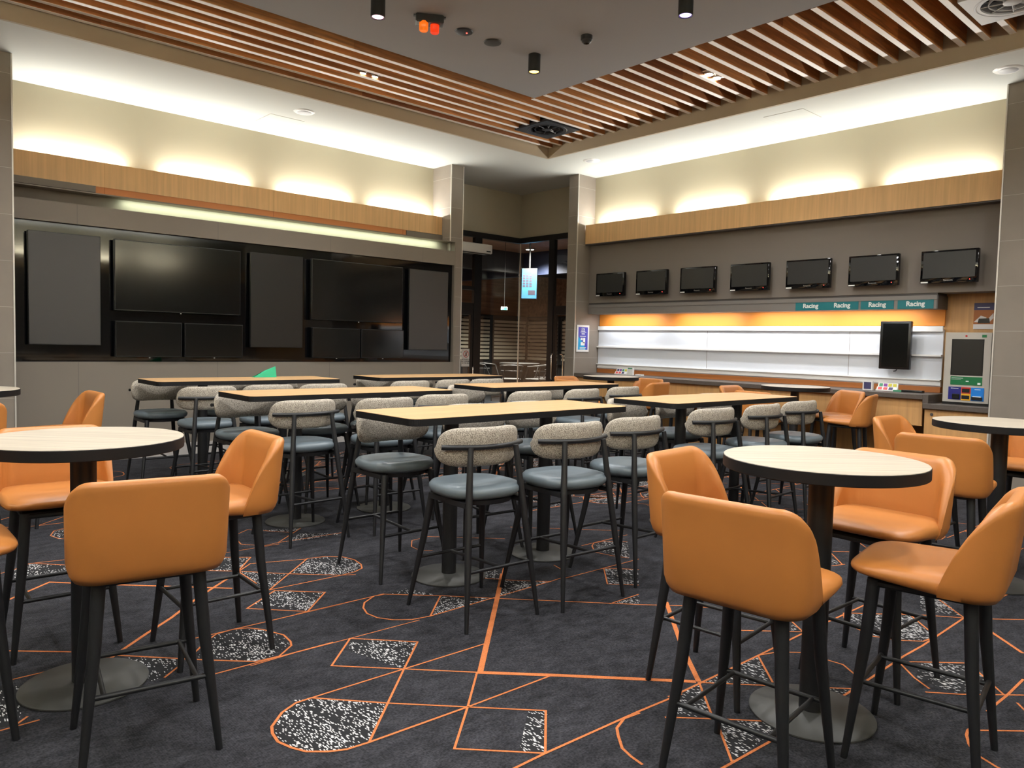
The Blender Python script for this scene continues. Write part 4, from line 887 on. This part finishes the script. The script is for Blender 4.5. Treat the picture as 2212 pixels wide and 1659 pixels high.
# ------------------------------------------------------------------ things on the ceiling
def spots():
    for i, (x, y, m, e) in enumerate(((3.66, 5.93, 'lamp_pink', 'left of the three, glowing pinkish white'), (5.53, 3.99, 'lamp_violet', 'right of the three, glowing violet white'), (5.56, 5.91, 'lamp_warm', 'middle of the three, glowing warm yellow'))):
        t = thing('ceiling_spotlight', 'dark cylinder spotlight on the grey ceiling panel, ' + e, 'light', (x, y, 4.37), 0, 'cylinder spotlights on the dark ceiling panel')
        b = MB(); b.lathe([(.052, .012), (.056, 0), (.064, 0), (.064, .18)], seg=32); b.build('housing', 'black_steel', t, smooth=40)
        MB().lathe([(.048, .006), (.05, .010)], seg=24).build('lens', m, t)
spots()
def twin(x, y, label):
    t = thing('twin_downlight', label, 'light', (x, y, ZS+.03), 0, 'twin downlights between the slats')
    MB().box(-.17, .17, -.072, .072, .02, .06).build('tray', 'silver', t)
    for s in (-1, 1):
        MB().lathe([(.050, 0), (.058, .004), (.058, .02)], (s*.08, 0, 0), 20).build('reflector', 'chrome', t, smooth=40); MB().lathe([(.040, -.006), (.044, 0)], (s*.08, 0, 0), 20).build('lens', 'lamp_white', t)
twin(4.70, 7.81-.0, 'twin downlight glowing between the slats of the left ceiling run'); twin(7.47, 4.985-.0, 'twin downlight glowing between the short slats of the right ceiling run')
def beacon():
    t = thing('warning_beacon', 'black ceiling bracket carrying an orange and a red beacon', 'beacon', (4.22, 5.93, ZS), R(-32))
    b = MB(); b.box(-.13, .13, -.06, .06, -.075, 0, .008, 1); b.box(-.15, .15, -.02, .02, -.008, 0); b.build('bracket', 'vent_black', t)
    for x, m in ((-.055, 'beacon_orange'), (.05, 'beacon_red')):
        MB().lathe([(.034, -.150), (.041, -.142), (.043, -.065)], (x, -.02 if x < 0 else .01, 0), 24).build('lamp', m, t, smooth=40)
beacon()
for i, (x, y, m, lab) in enumerate(((4.66, 5.97, 'vent_black', 'flush dark round detector with a tiny red light beside the beacons'), (5.03, 5.97, 'base_grey', 'flush grey round plate on the dark ceiling panel, right of the detector'))):
    t = thing('ceiling_disc', lab, 'ceiling fitting', (x, y, ZS), 0, 'round flush fittings on the dark ceiling panel')
    MB().lathe([(.06, -.016), (.085, -.012), (.092, 0)], seg=32).build('cover', m, t, smooth=40)
    if i == 0: MB().lathe([(.008, -.02), (.008, -.012)], (.02, -.02, 0), 10).build('status_light', 'led_red', t)
t = thing('motion_sensor', 'small black dome sensor on the dark ceiling panel at right', 'sensor', (5.58, 5.19, ZS))
MB().lathe([(.03, -.075), (.048, -.06), (.05, -.045), (.058, -.04), (.058, 0)], seg=24).build('body', 'vent_black', t, smooth=35); MB().lathe([(.012, -.082), (.028, -.076)], seg=16).build('lens', 'gloss_black', t)
def vent(x, y, m, label):
    t = thing('air_vent', label, 'air vent', (x, y, ZS), 0, 'square swirl vents between the slats')
    b = MB(); n = 48; w = .325
    sq = []; ci = []
    for k in range(n):
        a = 2*PI*k/n; c, s = math.cos(a), math.sin(a); q = 1/max(abs(c), abs(s))
        sq.append(b.b.verts.new((w*q*c, w*q*s, -.012))); ci.append(b.b.verts.new((.235*c, .235*s, -.012)))
    up = [b.b.verts.new((v.co.x, v.co.y, .03)) for v in sq]; inn = [b.b.verts.new((v.co.x*.96, v.co.y*.96, .09)) for v in ci]
    b.bridge(sq, ci); b.bridge(up, sq); b.bridge(ci, inn); b.build('plate', m, t, smooth=30)
    MB().lathe([(.24, .085), (.24, .09)], seg=32).build('duct', 'vent_hole', t)
    MB().lathe([(.055, -.014), (.07, -.008), (.07, .03), (.055, .04)], seg=24).build('hub', m, t, smooth=40)
    b = MB(); b.lathe([(.170, -.004), (.178, -.006), (.178, .02), (.170, .02), (.170, -.004)], seg=40, cap=False); b.build('inner_ring', m, t, smooth=40)
    b = MB(); b.lathe([(.262, -.012), (.275, -.017), (.285, -.012)], seg=40, cap=False); b.build('rim', m, t, smooth=60)
    for k in range(8):
        b = MB(); b.box(.06, .232, -.004, .004, -.006, .04, M4=Matrix.Rotation(2*PI*k/8+.2, 4, 'Z') @ Matrix.Rotation(R(35), 4, 'X')); b.build('vane', m, t)
    box('duct_box', 'plenum', -.31, .31, -.31, .31, .092, .30, t)
vent(7.60, 7.78, 'vent_black', 'black square swirl vent in the corner of the slat ceiling'); vent(7.60, 2.10, 'vent_white', 'pale square swirl vent at the top right of the slat ceiling')
for x, y, lab in ((4.55, 9.10, 'white round ceiling speaker above the display wall at left'), (8.92, 8.11, 'white round ceiling speaker near the glazed corner'), (8.90, 2.46, 'white round ceiling speaker above the right pillar')):
    t = thing('ceiling_speaker', lab, 'speaker', (x, y, H), 0, 'white round ceiling speakers')
    MB().lathe([(.085, -.012), (.12, -.010), (.135, 0)], seg=40, cap=True).build('rim', 'white_plastic', t, smooth=40); MB().lathe([(.084, -.016), (.09, -.011)], seg=40).build('grille', 'vent_white', t, smooth=40)
for x0, x1, y0, y1, lab in ((8.69, 9.16, 4.53, 5.04, 'square access panel in the white ceiling above the televisions'), (4.28, 4.75, 9.50, 9.95, 'square access panel in the white ceiling above the display wall')):
    t = thing('access_panel', lab, 'ceiling panel', ((x0+x1)/2, (y0+y1)/2, H)); w, d = (x1-x0)/2, (y1-y0)/2
    MB().box(-w, w, -d, d, -.003, 0).build('panel', 'ceiling_white', t)
    b = MB(); g = .004
    for q in ((-w-g, w+g, -d-g, -d), (-w-g, w+g, d, d+g), (-w-g, -w, -d, d), (w, w+g, -d, d)): b.box(*q, -.002, 0)
    b.build('shadow_gap', 'grout', t)
